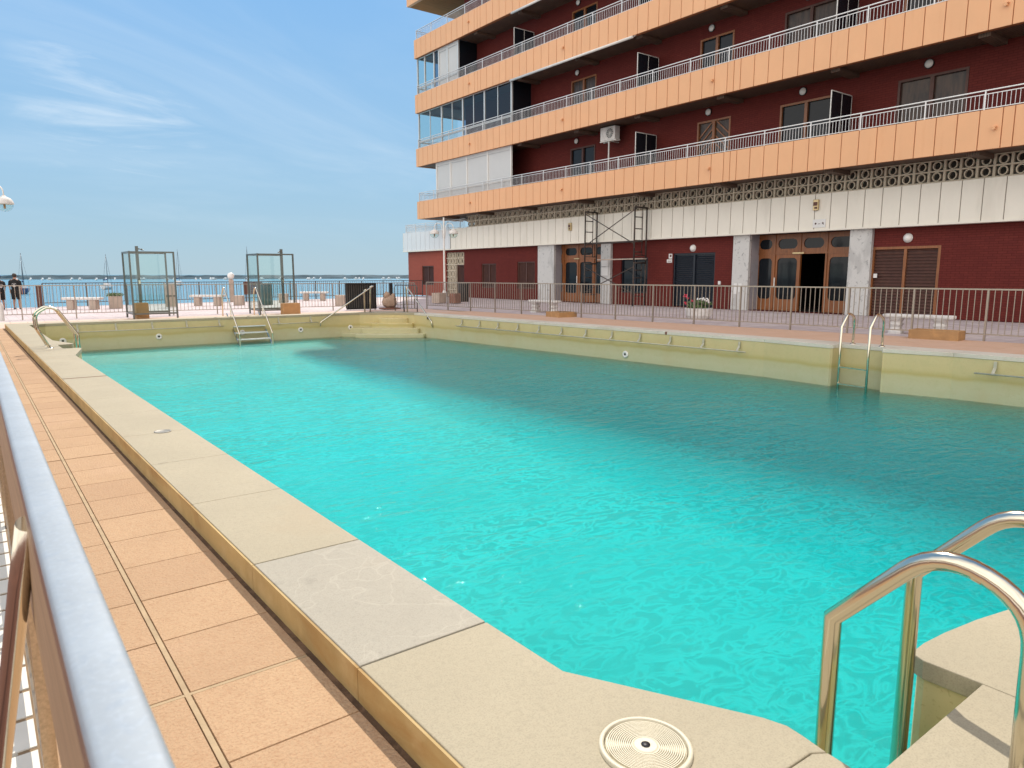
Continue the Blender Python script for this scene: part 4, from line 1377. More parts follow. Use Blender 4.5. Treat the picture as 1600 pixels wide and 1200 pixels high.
rail_y = [40.85, 39.06, 37.24, 35.4, 33.7, 31.93, 30.17, 28.4, 26.7, 25.0, 23.19, 21.31, 19.35, 17.54, 15.84, 14.05, 12.32, 10.35, 8.75, 7.0, 5.2, 3.4, 1.6, -.2, -2, -3.8, -5.6, -7.4, -9.2, -11, -12.8]
doors = [(26.2, 28.0), (18.4, 20.05), (14.1, 16.2), (9.8, 11.9), (4.5, 6.2), (-1, 1.0), (-6, -4)]
for k in range(5):
    zb = FL0 + k * PITCH
    zt = zb + 1.09
    fl = zb + .26                               # floor level
    if k < 4:
        panels(FXX, Y0, YSL, zb, zt, .58, 'orange_panel', 'orange_joint', 'balcony_front', half_at=(0, 12, 13, 27, 28, 43, 44, 60))
        # short return of the front round the end
        m = MB()
        for j in range(6):
            m.box(FXX + .03 + j * .58, FXX + .60 + j * .58, YSL - .045, YSL + .002, zb, zt)
        m.build('balcony_end', 'orange_panel', B)
        railing(FXX + .10, Y0 + .1, YSL - .12, zt, zt + .545, rail_y, 'balcony_metal', 'balcony_railing', end=26.8)
    else:
        MB().box(FXX, FXX + .2, Y0, YSL + .8, zb, zt).build('balcony_front', 'orange_panel', B)
    m = MB().box(FXX + .21, 36, Y0, YSL - .05 if k < 4 else YSL + .78, zb + (.05 if k < 4 else .004), fl)
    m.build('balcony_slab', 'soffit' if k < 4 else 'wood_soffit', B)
    # cross beams under each slab
    for yb in (38.3, 34.6, 30.6, 26.2, 22.3, 18.0, 13.4, 9.0, 4.6):
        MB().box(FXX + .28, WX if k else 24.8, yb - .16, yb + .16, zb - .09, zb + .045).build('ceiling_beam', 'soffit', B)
    if k == 4:
        continue
    # upper wall with door openings
    holes = [(a, b, fl + .02, fl + 2.5) for a, b in doors]
    wall_holes(WX, Y0, YT, fl - .01, zb + PITCH + .06, holes, .14)
    MB().face([(WX, YT, fl), (36, YT, fl), (36, YT, zb + PITCH + .06), (WX, YT, zb + PITCH + .06)]).build('end_wall', 'red_brick', B)
    for di, (a, b) in enumerate(doors):
        if k >= 2 and b < 8:
            continue
        c, d = fl + .02, fl + 2.5
        p = MB()
        f = .075
        for (q0, q1, r0, r1) in ((a, b, d - f, d), (a, a + f, c, d - f), (b - f, b, c, d - f), ((a + b) / 2 - .06, (a + b) / 2 + .06, c, d - f)):
            p.box(24.93, 25.03, q0, q1, r0, r1)
        if di == 1 and k == 0:                      # diagonal boards on one pair
            for s in (0, 1):
                cy = (a + b) / 2
                for t_ in range(7):
                    za_ = d - .3 - t_ * .3
                    if s:
                        p.bar((25.0, cy + .08, za_ + .25), (25.0, b - f, za_ - .35), .05, .03, up=(1, 0, 0))
                    else:
                        p.bar((25.0, cy - .08, za_ + .25), (25.0, a + f, za_ - .35), .05, .03, up=(1, 0, 0))
        o = p.build('balcony_door', 'door_wood' if (di + k) % 3 else 'dark_shutter', B)
        MB().face([(25.02, a, c), (25.02, b, c), (25.02, b, d), (25.02, a, d)]).build('pane', 'glass_curtain' if (di + k) % 2 else 'glass_dark', o)
    # round wall lamps
    for yl in (27.55, 19.5, 15.3, 10.98, 5.3):
        if k >= 2 and yl < 8:
            continue
        m = MB().lathe([(0, .075), (.07, .068), (.12, .04), (.135, 0)], seg=20)
        bmesh.ops.transform(m.bm, matrix=Matrix.Translation((WX - .03, yl, zb + 3.09)) @ Matrix.Rotation(rad(-90), 4, 'Y'), verts=m.bm.verts)
        o = m.build('wall_lamp', 'globe', B)
        m = MB().lathe([(.15, 0.02), (.15, -.03)], seg=20).lathe([(.0, .018), (.15, .02)], seg=20)
        bmesh.ops.transform(m.bm, matrix=Matrix.Translation((WX - .03, yl, zb + 3.09)) @ Matrix.Rotation(rad(-90), 4, 'Y'), verts=m.bm.verts)
        m.build('lamp_base', 'black', o)
    # partition screens between flats
    for yp in (22.3, 13.45, 31.0, 4.0):
        if (k == 3 and yp < 20) or (k == 1 and yp > 30) or (k == 0 and yp > 30):
            continue
        m = MB()
        for xx in (23.62, 24.28, 24.93):
            m.bar((xx, yp, fl), (xx, yp, fl + 2.32), .028)
        m.bar((23.62, yp, fl + 2.32), (24.93, yp, fl + 2.32), .028)
        o = m.build('partition_frame', 'white_paint', B)
        MB().box(23.63, 24.92, yp - .008, yp + .008, fl + .03, fl + 2.30).build('partition_pane', 'glass_dark', o)
    # rain spouts on the front
    m = MB()
    for ysp in (34.85, 26.87, 18.17, 8.4):
        m.tube([(FXX + .02, ysp, zb + .55), (FXX - .13, ysp, zb + .53)], .04, 10)
        m.box(FXX - .10, FXX, ysp - .06, ysp + .06, zb + .575, zb + .60)
    m.build('rain_spout', 'orange_panel', B)
# the storeys above the frame
m = MB()
for k in range(5, 9):
    zb = FL0 + k * PITCH
    m.box(FXX, 36, Y0, YSL, zb, zb + 1.09)
m.build('upper_balcony_front', 'orange_panel', B)
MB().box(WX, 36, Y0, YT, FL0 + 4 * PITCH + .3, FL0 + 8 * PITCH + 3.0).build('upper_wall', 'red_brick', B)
MB().face([(36, Y0, -.02), (36, YG, -.02), (36, YG, 4.2), (36, Y0, 4.2)]).face([(36, Y0, 4.2), (36, YT, 4.2), (36, YT, 18), (36, Y0, 18)]).face([(WX, Y0, -.02), (36, Y0, -.02), (36, Y0, 18), (WX, Y0, 18)]).build('rear_wall', 'red_brick', B)

# glazed balconies at the left end: first floor closed with white shutters
zA = FL0 + 1.09
def enclosure(k, ys_, x, name, mat, panes, pmat, z_low=None, end_return=None):
    zb = FL0 + k * PITCH; z0 = zb + 1.0; z1 = zb + PITCH + .045
    m = MB()
    for yv in ys_:
        m.box(x - .045, x + .045, yv - .045, yv + .045, z0, z1)
    m.box(x - .04, x + .04, ys_[-1] + .046, ys_[0] - .046, z1 - .07, z1 - .001)
    m.box(x - .04, x + .04, ys_[-1] + .046, ys_[0] - .046, z0 + .46, z0 + .54)
    for a, b in zip(ys_, ys_[1:]):
        c = (a + b) / 2
        if a - b > 1.5 and panes:
            m.box(x - .02, x + .02, c - .025, c + .025, z0 + .54, z1 - .07)
    if end_return:
        m.box(x, end_return, ys_[0] - .04, ys_[0] + .03, z1 - .07, z1 - .001)
        m.box(x, end_return, ys_[0] - .03, ys_[0] + .03, z0 + .46, z0 + .54)
    o = m.build(name, mat, B)
    for i, (a, b) in enumerate(zip(ys_, ys_[1:])):
        pm = pmat[i] if isinstance(pmat, (list, tuple)) else pmat
        if pm == 'blind':
            MB().box(x + .012, x + .036, b + .046, a - .046, z0, z1 - .07).box(x - .03, x + .011, b + .046, a - .046, z1 - .24, z1 - .0705).build('shutter_panel', pm, o)
        else:
            MB().face([(x, b + .046, z0), (x, a - .046, z0), (x, a - .046, z1 - .07), (x, b + .046, z1 - .07)]).build('pane', pm, o)
    if k:
        MB().face([(x + .05, ys_[-1], z0 - .6), (24.9, ys_[-1], z0 - .6), (24.9, ys_[-1], z1 - .01), (x + .05, ys_[-1], z1 - .01)]).build('side_pane', 'glass_dark', o)
    if end_return:
        MB().face([(x, ys_[0] - .01, z0), (end_return, ys_[0] - .01, z0), (end_return, ys_[0] - .01, z1 - .07), (x, ys_[0] - .01, z1 - .07)]).build('end_pane', 'glass_clear' if pmat != 'blind' else 'blind', o)
    return o


o = enclosure(0, [38.85, 37.26, 35.5, 33.4, 31.24], 23.62, 'shuttered_balcony', 'white_paint', False, 'blind', end_return=25.2)
o['label'] = 'balcony closed with white roller shutters'
o = enclosure(1, [40.9, 38.17, 35.85, 33.67, 31.2], 23.62, 'glazed_balcony', 'aluminium', True, ['glass_clear', 'glass_clear', 'glass_window', 'glass_window'], end_return=26.5)
o['label'] = 'balcony glazed with sliding aluminium windows'
o = enclosure(2, [40.95, 40.05, 38.95, 38.4, 37.42, 36.3], 23.62, 'glazed_balcony', 'aluminium', True, ['glass_clear', 'glass_clear', 'glass_window', 'blind', 'blind'], end_return=26.5)
o['label'] = 'short glazed balcony with pale blinds'
# furniture glimpsed on the balconies: kept simple, low chairs
def awning(y0, y1, z):
    o = MB().tube([(FXX - .02, y0, z), (FXX - .02, y1, z)], .055, 10).build('awning_roll', 'white_paint', B)
    m = MB()
    for yv in (y0 + .1, (y0 + y1) / 2, y1 - .1):
        m.bar((FXX - .02, yv, z), (FXX + .12, yv, z + .09), .03)
    m.build('awning_bracket', 'balcony_metal', o)
awning(31.0, 22.4, FL0 + 2 * PITCH - .06)
awning(30.9, 27.9, FL0 + 3 * PITCH - .06)
# ground floor lamps, plates and boxes
for yl, zl in ((20.04, 2.52), (11.19, 2.60)):
    m = MB().lathe([(0, .11), (.06, .10), (.12, .06), (.14, 0)], seg=24)
    bmesh.ops.transform(m.bm, matrix=Matrix.Translation((WX - .02, yl, zl)) @ Matrix.Rotation(rad(-90), 4, 'Y'), verts=m.bm.verts)
    o = m.build('wall_lamp', 'globe', B)
    m = MB().lathe([(0, .012), (.15, .012), (.15, -.02)], seg=24)
    bmesh.ops.transform(m.bm, matrix=Matrix.Translation((WX - .015, yl, zl)) @ Matrix.Rotation(rad(-90), 4, 'Y'), verts=m.bm.verts)
    m.build('lamp_base', 'white_paint', o)
for yy_, zz_ in ((12.17, 1.36), (18.60, 1.06)):
    MB().box(24.915, 24.948, yy_ - .06, yy_ + .06, zz_ - .07, zz_ + .07).build('bell_plate', 'sign_white', B)
for yy_, zz_ in ((14.32, 3.88), (27.6, 3.80)):
    m = MB().box(BX - .10, BX - .002, yy_ - .10, yy_ + .10, zz_ - .19, zz_ + .19)
    o = m.build('alarm_box', 'brass', B, bevel=.015)
    MB().box(BX - .112, BX - .101, yy_ - .075, yy_ + .075, zz_ - .03, zz_ + .10).box(BX - .112, BX - .101, yy_ - .075, yy_ + .03, zz_ - .14, zz_ - .07).build('cover_mark', 'brown_sign', o)
# white plate over the main entrance with small dark marks
o = MB().box(BX - .025, BX - .003, 13.93, 14.42, 3.08, 3.37).build('entrance_plate', 'sign_white', B)
m = MB()
m.lathe([(0, 0), (.035, 0), (.035, -.01), (0, -.01)], seg=14)
bmesh.ops.transform(m.bm, matrix=Matrix.Translation((BX - .028, 14.31, 3.22)) @ Matrix.Rotation(rad(-90), 4, 'Y'), verts=m.bm.verts)
m.box(BX - .03, BX - .026, 14.13, 14.22, 3.20, 3.215)
m.bar((BX - .028, 14.05, 3.26), (BX - .028, 14.0, 3.18), .02); m.bar((BX - .028, 14.06, 3.2), (BX - .028, 14.0, 3.25), .015)
m.build('plate_marks', 'dark_shutter', o)
# small security notice beside the garage door
o = MB().box(24.93, 24.948, 21.17, 21.36, 2.10, 2.31).box(24.93, 24.948, 21.17, 21.46, 1.92, 2.07).build('wall_notice', 'sign_white', B)
MB().box(24.925, 24.929, 21.20, 21.30, 2.17, 2.27).box(24.925, 24.929, 21.20, 21.42, 1.95, 1.965).box(24.925, 24.929, 21.20, 21.40, 1.99, 2.005).build('notice_marks', 'brown_sign', o)
o = MB().box(24.77, 24.797, 25.0, 25.45, 1.35, 1.75).box(24.77, 24.797, 25.0, 25.45, 1.80, 2.15).build('notice_board', 'sign_white', B)
MB().box(24.775, 24.797, 17.40, 17.56, .70, 1.05).box(24.775, 24.797, 17.62, 17.78, .62, 1.05).build('letter_plate', 'sign_white', B)

# air conditioner on the first balcony
ac = thing('air_conditioner', 'white outdoor air conditioner unit on the first balcony, on a thin white post', 'air conditioner', (24.35, 24.65, FL0 + .26))
zc_ = 7.55
MB().box(24.2, 24.52, 24.15, 25.1, zc_, zc_ + .60).build('casing', 'white_concrete', ac, bevel=.015)
m = MB().lathe([(.24, .0), (.24, .012), (.215, .012)], seg=24)
for rr_ in (.06, .11, .16):
    m.lathe([(rr_, .010), (rr_ + .012, .010)], seg=24)
for k in range(6):
    a_ = math.pi * k / 6
    m.bar((math.cos(a_) * .22, math.sin(a_) * .22, .008), (-math.cos(a_) * .22, -math.sin(a_) * .22, .008), .012)
bmesh.ops.transform(m.bm, matrix=Matrix.Translation((24.198, 24.47, zc_ + .30)) @ Matrix.Rotation(rad(-90), 4, 'Y'), verts=m.bm.verts)
m.build('fan_grille', 'white_paint', ac)
m = MB().lathe([(0, .002), (.215, .002)], seg=24)
bmesh.ops.transform(m.bm, matrix=Matrix.Translation((24.197, 24.47, zc_ + .30)) @ Matrix.Rotation(rad(-90), 4, 'Y'), verts=m.bm.verts)
m.build('fan_opening', 'black', ac)
MB().bar((24.3, 24.62, FL0 + .26), (24.3, 24.62, zc_ - .04), .05).bar((24.25, 24.1, zc_ - .02), (24.25, 25.15, zc_ - .02), .04).bar((24.48, 24.1, zc_ - .02), (24.48, 25.15, zc_ - .02), .04).bar((24.26, 24.62, zc_ - .02), (24.95, 24.62, zc_ - .02), .035).build('stand', 'white_paint', ac)

# ------------------------------------------------------------------ scaffold
scf = thing('scaffold', 'rusty dark steel scaffold tower in front of the first entrance of the building', 'scaffold', (24.3, 24.3, 0))
SY = (25.55, 22.35)
SX = (23.75, 24.52)
for yv in SY:
    for z0, z1 in ((0.12, 1.95), (1.95, 4.38)):
        m = MB()
        for xx in SX:
            m.tube([(xx, yv, z0), (xx, yv, z1)], .036, 8)
        m.tube([(SX[0], yv, z1 - .03), (SX[1], yv, z1 - .03)], .036, 8)
        m.tube([(SX[0] + .5, yv, z0 + .3), (SX[0] + .5, yv, z1 - .03)], .02, 8)
        for j in range(4):
            zz_ = z0 + .45 + j * (z1 - z0 - .6) / 3.6
            m.tube([(SX[0], yv, zz_), (SX[0] + .5, yv, zz_)], .023, 6)
        m.tube([(SX[0], yv, z0 + .3), (SX[1], yv, z0 + .3)], .016, 6)
        m.build('ladder_frame', 'scaffold_metal', scf)
    for xx in SX:
        m = MB().tube([(xx, yv, .0), (xx, yv, .16)], .03, 8).lathe([(.06, .0), (.06, .02), (0, .02)], (xx, yv, .0), 12)
        m.build('foot', 'black', scf)
m = MB()
for xx, za, zb in ((SX[0], .55, 1.75), (SX[0], 2.75, 4.25)):
    m.tube([(xx, SY[0], za), (xx, SY[1], zb)], .023, 6); m.tube([(xx, SY[0], zb), (xx, SY[1], za)], .023, 6)
m.build('cross_brace', 'scaffold_metal', scf)
MB().box(SX[0] + .03, SX[0] + .45, SY[1] - .1, SY[0] + .1, 2.84, 2.90).build('plank', 'scaffold_metal', scf)
MB().box(SX[0] + .48, SX[0] + .72, SY[1] - .1, SY[0] - .35, 2.08, 2.13).build('plank', 'pale_stone', scf)

# ------------------------------------------------------------------ shower screens
def shower(label, x0, x1, y0, y1, colpos, head_dx, h=2.13):
    t = thing('shower_screen', label, 'shower screen', ((x0 + x1) / 2, y0, 0), 'glass shower screens')
    m = MB()
    P = [(x0, y0), (x1, y0), (x0, y1), (x1, y1)]
    for (a, b) in P:
        m.bar((a, b, 0), (a, b, h), .05)
    m.bar((x0 + .034, y0, h - .032), (x1 - .034, y0, h - .025), .05)
    m.bar((x0 + .034, y1, h - .032), (x1 - .034, y1, h - .025), .05)
    m.bar((x0, y0 + .034, h - .032), (x0, y1 - .034, h - .025), .05)
    for (p, q) in (((x0 + .034, y0), (x1 - .034, y0)), ((x0 + .034, y1), (x1 - .034, y1)), ((x0, y0 + .034), (x0, y1 - .034))):
        m.bar((*p, .16), (*q, .16), .05)
    m.build('frame', 'shower_frame', t)
    for q in (((x0 + .03, y0), (x1 - .03, y0)), ((x0 + .03, y1), (x1 - .03, y1)), ((x0, y0 + .03), (x0, y1 - .03))):
        (a, b), (c, d) = q
        MB().face([(a, b, .185), (c, d, .185), (c, d, h - .064), (a, b, h - .064)]).build('glass_panel', 'glass_clear', t)
    c = thing('shower_column', 'tall metal shower column inside the ' + ('left' if x0 < 6 else 'right') + ' glass screen', 'shower', (colpos[0], colpos[1], 0), 'shower columns')
    MB().bar((colpos[0], colpos[1], 0), (colpos[0], colpos[1], h + .18), .085, .07).build('column', 'shower_frame', c)
    MB().tube([(colpos[0], colpos[1], h + .10), (colpos[0] + head_dx, colpos[1] - .05, h + .08)], .018, 8).lathe([(0, .03), (.045, .0), (.045, -.015), (0, -.015)], (colpos[0] + head_dx, colpos[1] - .05, h + .06), 14).build('shower_head', 'shower_frame', c)
    MB().box(colpos[0] - .03, colpos[0] + .03, colpos[1] - .09, colpos[1] - .05, 1.10, 1.22).build('push_button', 'stainless', c)
    return t


shower('left glass shower screen with a dark metal frame, on the far pool deck', 4.07, 5.35, 25.2, 26.4, (4.42, 25.95), .16)
shower('right glass shower screen with a dark metal frame, behind the wide step ladder', 8.05, 9.30, 25.25, 26.4, (9.12, 25.9), -.10)


def block(name, label, cat, x, y, sx, sy, sz, mat, group=None, rot=0, bevel=.015, z=0):
    m = MB().box(-sx / 2, sx / 2, -sy / 2, sy / 2, 0, sz)
    o = m.build(name, mat, None, bevel=bevel)
    o.location = (x, y, z); o.rotation_euler = (0, 0, rot)
    return tag(o, label, cat, group)


def tray(label, x, y, sx, sy, sz, rot=0, mat='tan_block'):
    """foot bath: a low block with a recessed top"""
    m = MB(); h = .05
    ox, oy, ix, iy = sx / 2, sy / 2, sx / 2 - h, sy / 2 - h
    o_ = [(-ox, -oy), (ox, -oy), (ox, oy), (-ox, oy)]; i_ = [(-ix, -iy), (ix, -iy), (ix, iy), (-ix, iy)]
    lo = [m.bm.verts.new((*p, 0)) for p in o_]; hi = [m.bm.verts.new((*p, sz)) for p in o_]
    ih = [m.bm.verts.new((*p, sz)) for p in i_]; il = [m.bm.verts.new((*p, sz - .06)) for p in i_]
    for k in range(4):
        j = (k + 1) % 4
        m.bm.faces.new((lo[k], lo[j], hi[j], hi[k])); m.bm.faces.new((hi[k], hi[j], ih[j], ih[k])); m.bm.faces.new((ih[k], ih[j], il[j], il[k]))
    m.bm.faces.new(il)
    o = m.build('foot_bath', mat, None, bevel=.012)
    o.location = (x, y, 0); o.rotation_euler = (0, 0, rot)
    return tag(o, label, 'foot bath', 'tan foot baths')


tray('tall tan foot bath block inside the left shower screen', 4.36, 25.55, .36, .42, .50)
tray('tan foot bath block by the right corner of the right shower screen', 9.05, 25.02, .62, .30, .40)
tray('low tan foot bath tray on the right deck in front of the left white bench', 15.75, 18.05, .75, .75, .17, rad(-6))
tray('low tan foot bath tray on the right deck in front of the nearest white bench', 16.83, 6.78, .52, .98, .20, rad(6))


# ------------------------------------------------------------------ white benches by the building
def ornate_bench(label, loc, rot, L=1.55):
    t = thing('stone_bench', label, 'bench', loc, 'ornate white benches')
    m = MB()
    pr = [(-.19, 0), (.19, 0)]
    m.prism([(-.20, -L / 2 + .06), (-.14, -L / 2), (.14, -L / 2), (.20, -L / 2 + .06), (.20, L / 2 - .06), (.14, L / 2), (-.14, L / 2), (-.20, L / 2 - .06)], .39, .475)
    s = m.build('seat', 'white_concrete', None, bevel=.03); s.parent = t
    for sg in (-1, 1):
        m = MB()
        yc = sg * (L / 2 - .30)
        prof = [(.19, .15, 0), (.19, .15, .06), (.15, .12, .10), (.125, .105, .16), (.16, .14, .23), (.125, .105, .29), (.17, .14, .35), (.19, .15, .392)]
        rings = []
        for (hx, hy, z) in prof:
            rings.append([m.bm.verts.new((hx * cx_, yc + hy * cy_, z)) for cx_, cy_ in ((-1, -.6), (-.7, -1), (.7, -1), (1, -.6), (1, .6), (.7, 1), (-.7, 1), (-1, .6))])
        for a, b in zip(rings, rings[1:]):
            for i in range(8):
                m.bm.faces.new((a[i], a[(i + 1) % 8], b[(i + 1) % 8], b[i]))
        m.bm.faces.new(rings[-1])
        o = m.build('leg', 'white_concrete', None, bevel=.012); o.parent = t
    t.rotation_euler = (0, 0, rot)
    return t


b0 = ornate_bench('white ornate stone bench in front of the brown shutter door, nearest the camera', (18.15, 7.75, -.03), rad(8))
dup(b0, (17.25, 20.75, -.03), rad(4), 'white ornate stone bench outside the fence, left of the first wooden entrance')

# flower pot
fp = thing('flower_planter', 'round cream concrete planter with red and white flowers in front of the dark garage door', 'planter', (18.75, 14.75, -.03))
prof = [(.0, 0), (.30, 0), (.33, .02), (.40, .12), (.43, .30), (.44, .36), (.40, .36), (.38, .31), (0, .31)]
MB().lathe(prof, (18.75, 14.75, -.03), 12, False).build('pot', 'white_concrete', fp, bevel=.01)
def leaves(m, c, n, r, h, size, seed, droop=.3):
    rnd = random.Random(seed)
    for _ in range(n):
        a = rnd.uniform(0, 6.283); q = rnd.random() ** .6 * r; z = rnd.random() * h
        p = Vector((c[0] + math.cos(a) * q, c[1] + math.sin(a) * q, c[2] + z))
        d = Vector((rnd.uniform(-1, 1), rnd.uniform(-1, 1), rnd.uniform(-droop, 1))).normalized()
        s = d.orthogonal().normalized() * size * .35
        L = size * rnd.uniform(.6, 1.2)
        v = [m.bm.verts.new(x_) for x_ in (p - s * .3, p + d * L * .5 - s, p + d * L, p + d * L * .5 + s)]
        m.bm.faces.new(v)
m = MB(); leaves(m, (18.75, 14.75, .26), 300, .36, .30, .10, 3); m.build('leaves', 'leaf', fp, recalc=False)
m = MB()
for q in ((18.6, 15.10, .66), (18.65, 15.22, .72), (18.75, 15.02, .56), (18.62, 15.15, .48)):
    for s in range(7):
        m.blob((q[0] + random.uniform(-.05, .05), q[1] + random.uniform(-.06, .06), q[2] + random.uniform(-.04, .04)), .028, s, 1, .3)
m.build('red_flowers', 'red_petal', fp)
m = MB()
for q in ((18.7, 14.45, .60), (18.66, 14.55, .64), (18.75, 14.38, .55), (18.7, 14.70, .62)):
    for s in range(8):
        m.blob((q[0] + random.uniform(-.06, .06), q[1] + random.uniform(-.07, .07), q[2] + random.uniform(-.04, .05)), .03, s, 1, .3)
m.build('white_flowers', 'white_petal', fp)

# dark screen, post and sack by the far fence
bs = thing('screen_panel', 'large black slatted screen standing against the far fence', 'screen', (12.75, 27.0, 0))
m = MB().box(12.05, 13.36, 26.98, 27.03, .05, 1.05)
m.build('board', 'black', bs)
m = MB()
for k in range(14):
    xx = 12.08 + k * .098
    m.box(xx, xx + .022, 26.945, 26.978, .06, 1.04)
m.build('rib', 'dark_fence_metal', bs)
MB().box(12.05, 13.36, 26.92, 26.975, 1.0, 1.06).box(12.05, 13.36, 26.92, 26.975, 0, .06).build('edge_rail', 'black', bs)
pp = thing('post', 'short thick black post by the far fence, right of the black screen', 'post', (13.95, 26.75, 0))
MB().box(13.89, 14.01, 26.69, 26.81, 0, 1.02).build('shaft', 'black', pp, bevel=.01)
MB().box(13.86, 14.04, 26.66, 26.84, 0, .03).build('base_plate', 'black', pp); MB().lathe([(.075, 0), (.07, .03), (0, .05)], (13.95, 26.75, 1.02), 14).build('cap', 'black', pp)
sk = MB(); sk.blob((0, 0, .24), .30, 5, 3, .10, (1.05, .8, .9)); sk.blob((-.12, 0, .50), .14, 8, 2, .2, (1, .7, 1.2)); sk.blob((.16, 0, .46), .12, 9, 2, .2, (1, .7, 1.2))
o = sk.build('sack', 'sack'); o.location = (13.70, 26.4, .05); tag(o, 'crumpled beige sack on a low brown slab beside the black post', 'sack')
block('slab', 'low dark brown slab under the beige sack', 'slab', 13.7, 26.4, .75, .5, .06, 'brown_base')

# ------------------------------------------------------------------ lamps
def double_lamp(label, loc, rot, zt=4.42, zg=3.58):
    t = thing('street_lamp', label, 'street lamp', loc, 'double globe street lamps')
    o = MB().tube([(0, 0, 0), (0, 0, 1.2), (0, 0, zt - .9), (0, 0, zt)], [.065, .055, .045, .04], 12); p = o.build('pole', 'white_paint', None); p.parent = t
    o = MB().lathe([(.11, 0), (.11, .5), (.07, .6)], (0, 0, 0), 14).build('pole_base', 'white_paint', None); o.parent = t
    for s in (-1, 1):
        pts = [(0, s * .045, zg - .25), (0, s * .10, zg + .25)] + [(0, s * (.30 - .20 * math.cos(math.pi * i / 10)), zg + .33 + .22 * math.sin(math.pi * i / 10)) for i in range(11)] + [(0, s * .50, zg + .22)]
        o = MB().tube(pts, .020, 8).build('arm', 'white_paint', None); o.parent = t
        c = (0, s * .50, zg)
        g = MB().lathe([(.235, 0), (.22, -.09), (.17, -.17), (.09, -.22), (0, -.235)], c, 24).build('globe', 'glass_clear', None); g.parent = t
        h = MB().lathe([(.25, -.012), (.25, .015), (.225, .09), (.17, .165), (.09, .205), (.05, .215), (.05, .25), (0, .25)], c, 24).lathe([(0, -.012), (.25, -.012)], c, 24).build('lamp_shade', 'white_concrete', None); h.parent = t
        bb = MB().lathe([(0, -.15), (.03, -.145), (.03, -.012)], c, 12).build('bulb', 'tan_block', None); bb.parent = t
    t.rotation_euler = (0, 0, rot)
    return t


l0 = double_lamp('white double globe street lamp in front of the brick wing of the building', (20.387, 32.922, -.03), rad(-127))
dup(l0, (.68, 27.3, -.05), rad(-127), 'white double globe street lamp at the left edge, beyond the far fence')
l1 = [o for o in COL.objects if o.get('label', '').startswith('white double globe street lamp at the left')][0]
blk = block('stone_block', 'squat weathered stone block on the plaza left of the tall white lamp', 'block', 18.6, 30.6, .55, .5, .50, 'pale_stone', rot=rad(20))
block('brown_block', 'dark brown block on the plaza right of the weathered stone block', 'block', 19.1, 29.9, .45, .4, .48, 'brown_base', rot=rad(20))
bn = thing('litter_bin', 'tall black litter bin against the brick wing, right of the lattice door', 'bin', (21.0, 32.0, 0))
MB().lathe([(0, 0), (.26, 0), (.28, .05), (.30, .95), (.30, 1.0), (.26, 1.0), (.25, .9), (0, .88)], (21.0, 32.0, -.03), 20).build('body', 'black', bn)
MB().lathe([(.31, .93), (.325, .97), (.31, 1.01)], (21.0, 32.0, -.03), 20).build('rim', 'dark_fence_metal', bn)

# ------------------------------------------------------------------ promenade furniture
def slab_bench(label, loc, rot, L=1.25, mat='pale_stone'):
    t = thing('slab_bench', label, 'bench', loc, 'stone slab benches on the promenade')
    o = MB().box(-L / 2, L / 2, -.21, .21, .40, .50).build('seat', 'white_concrete', None, bevel=.015); o.parent = t
    for s in (-1, 1):
        o = MB().box(s * (L / 2 - .30) - .13, s * (L / 2 - .30) + .13, -.17, .17, 0, .398).build('leg', mat, None, bevel=.01); o.parent = t
    t.rotation_euler = (0, 0, rot)
    return t


R0 = rad(-33)
s0 = slab_bench('pale stone slab bench on the promenade left of the green planter', (3.68, 34.25, -.03), R0, 1.5)
dup(s0, (8.75, 34.9, -.03), R0, 'pale stone slab bench on the promenade between the two shower screens')
dup(s0, (15.2, 38.2, -.03), R0, 'pale stone slab bench nearest the brick wing, left of the black screen')
pl = thing('planter', 'pink stone planter box with a clipped green top on the promenade', 'planter', (4.9, 34.4, 0))
MB().box(4.66, 5.14, 34.2, 34.6, -.03, .50).build('box', 'pale_stone', pl, bevel=.015)
m = MB(); leaves(m, (4.9, 34.4, .48), 420, .30, .12, .07, 11, .1); m.build('hedge', 'leaf', pl, recalc=False)
for k, (xx, yy_, lab) in enumerate(((10.06, 34.55, 'pale stone cube in front of the white globe lamp'), (11.6, 35.2, 'pale stone cube seen through the right shower screen'), (13.56, 31.0, 'ochre stone cube right behind the black screen'), (12.9, 36.6, 'pale stone cube between the right shower screen and the far bench'))):
    block('stone_cube', lab, 'bollard', xx, yy_, .42, .40, .46 if k != 2 else .5, 'pale_stone', 'stone cubes on the promenade', R0, z=-.03)
sg = thing('info_panel', 'tall pale information panel on the promenade, seen through the left shower screen', 'panel', (7.0, 34.0, 0))
MB().box(6.78, 7.2, 33.95, 34.05, .0, 1.02).build('board', 'pale_stone', sg, bevel=.01); MB().box(6.8, 7.18, 33.93, 33.949, .45, .50).build('strip', 'dark_fence_metal', sg)
gl0 = thing('globe_lamp', 'short pillar lamp with a white globe on the promenade, left of the right shower screen', 'lamp', (11.0, 39.0, 0))
MB().bar((11.0, 39.0, -.03), (11.0, 39.0, 1.15), .20).build('pillar', 'pale_stone', gl0, bevel=.01)
MB().lathe([(0, .0), (.08, .02), (.16, .09), (.18, .18), (.16, .27), (.08, .34), (0, .36)], (11.0, 39.0, 1.15), 20).build('globe', 'globe', gl0)
bb = thing('notice_case', 'dark brown notice case on posts behind the globe lamp', 'sign', (11.9, 38.9, 0))
MB().box(11.6, 12.5, 38.85, 38.95, .35, 1.02).build('case', 'brown_sign', bb, bevel=.01)
MB().bar((11.7, 38.9, -.03), (11.7, 38.9, .349), .06).bar((12.4, 38.9, -.03), (12.4, 38.9, .349), .06).build('posts', 'dark_fence_metal', bb)
tb = thing('recycling_bin', 'dark teal bin behind the left edge of the right shower screen', 'bin', (11.3, 34.3, 0))
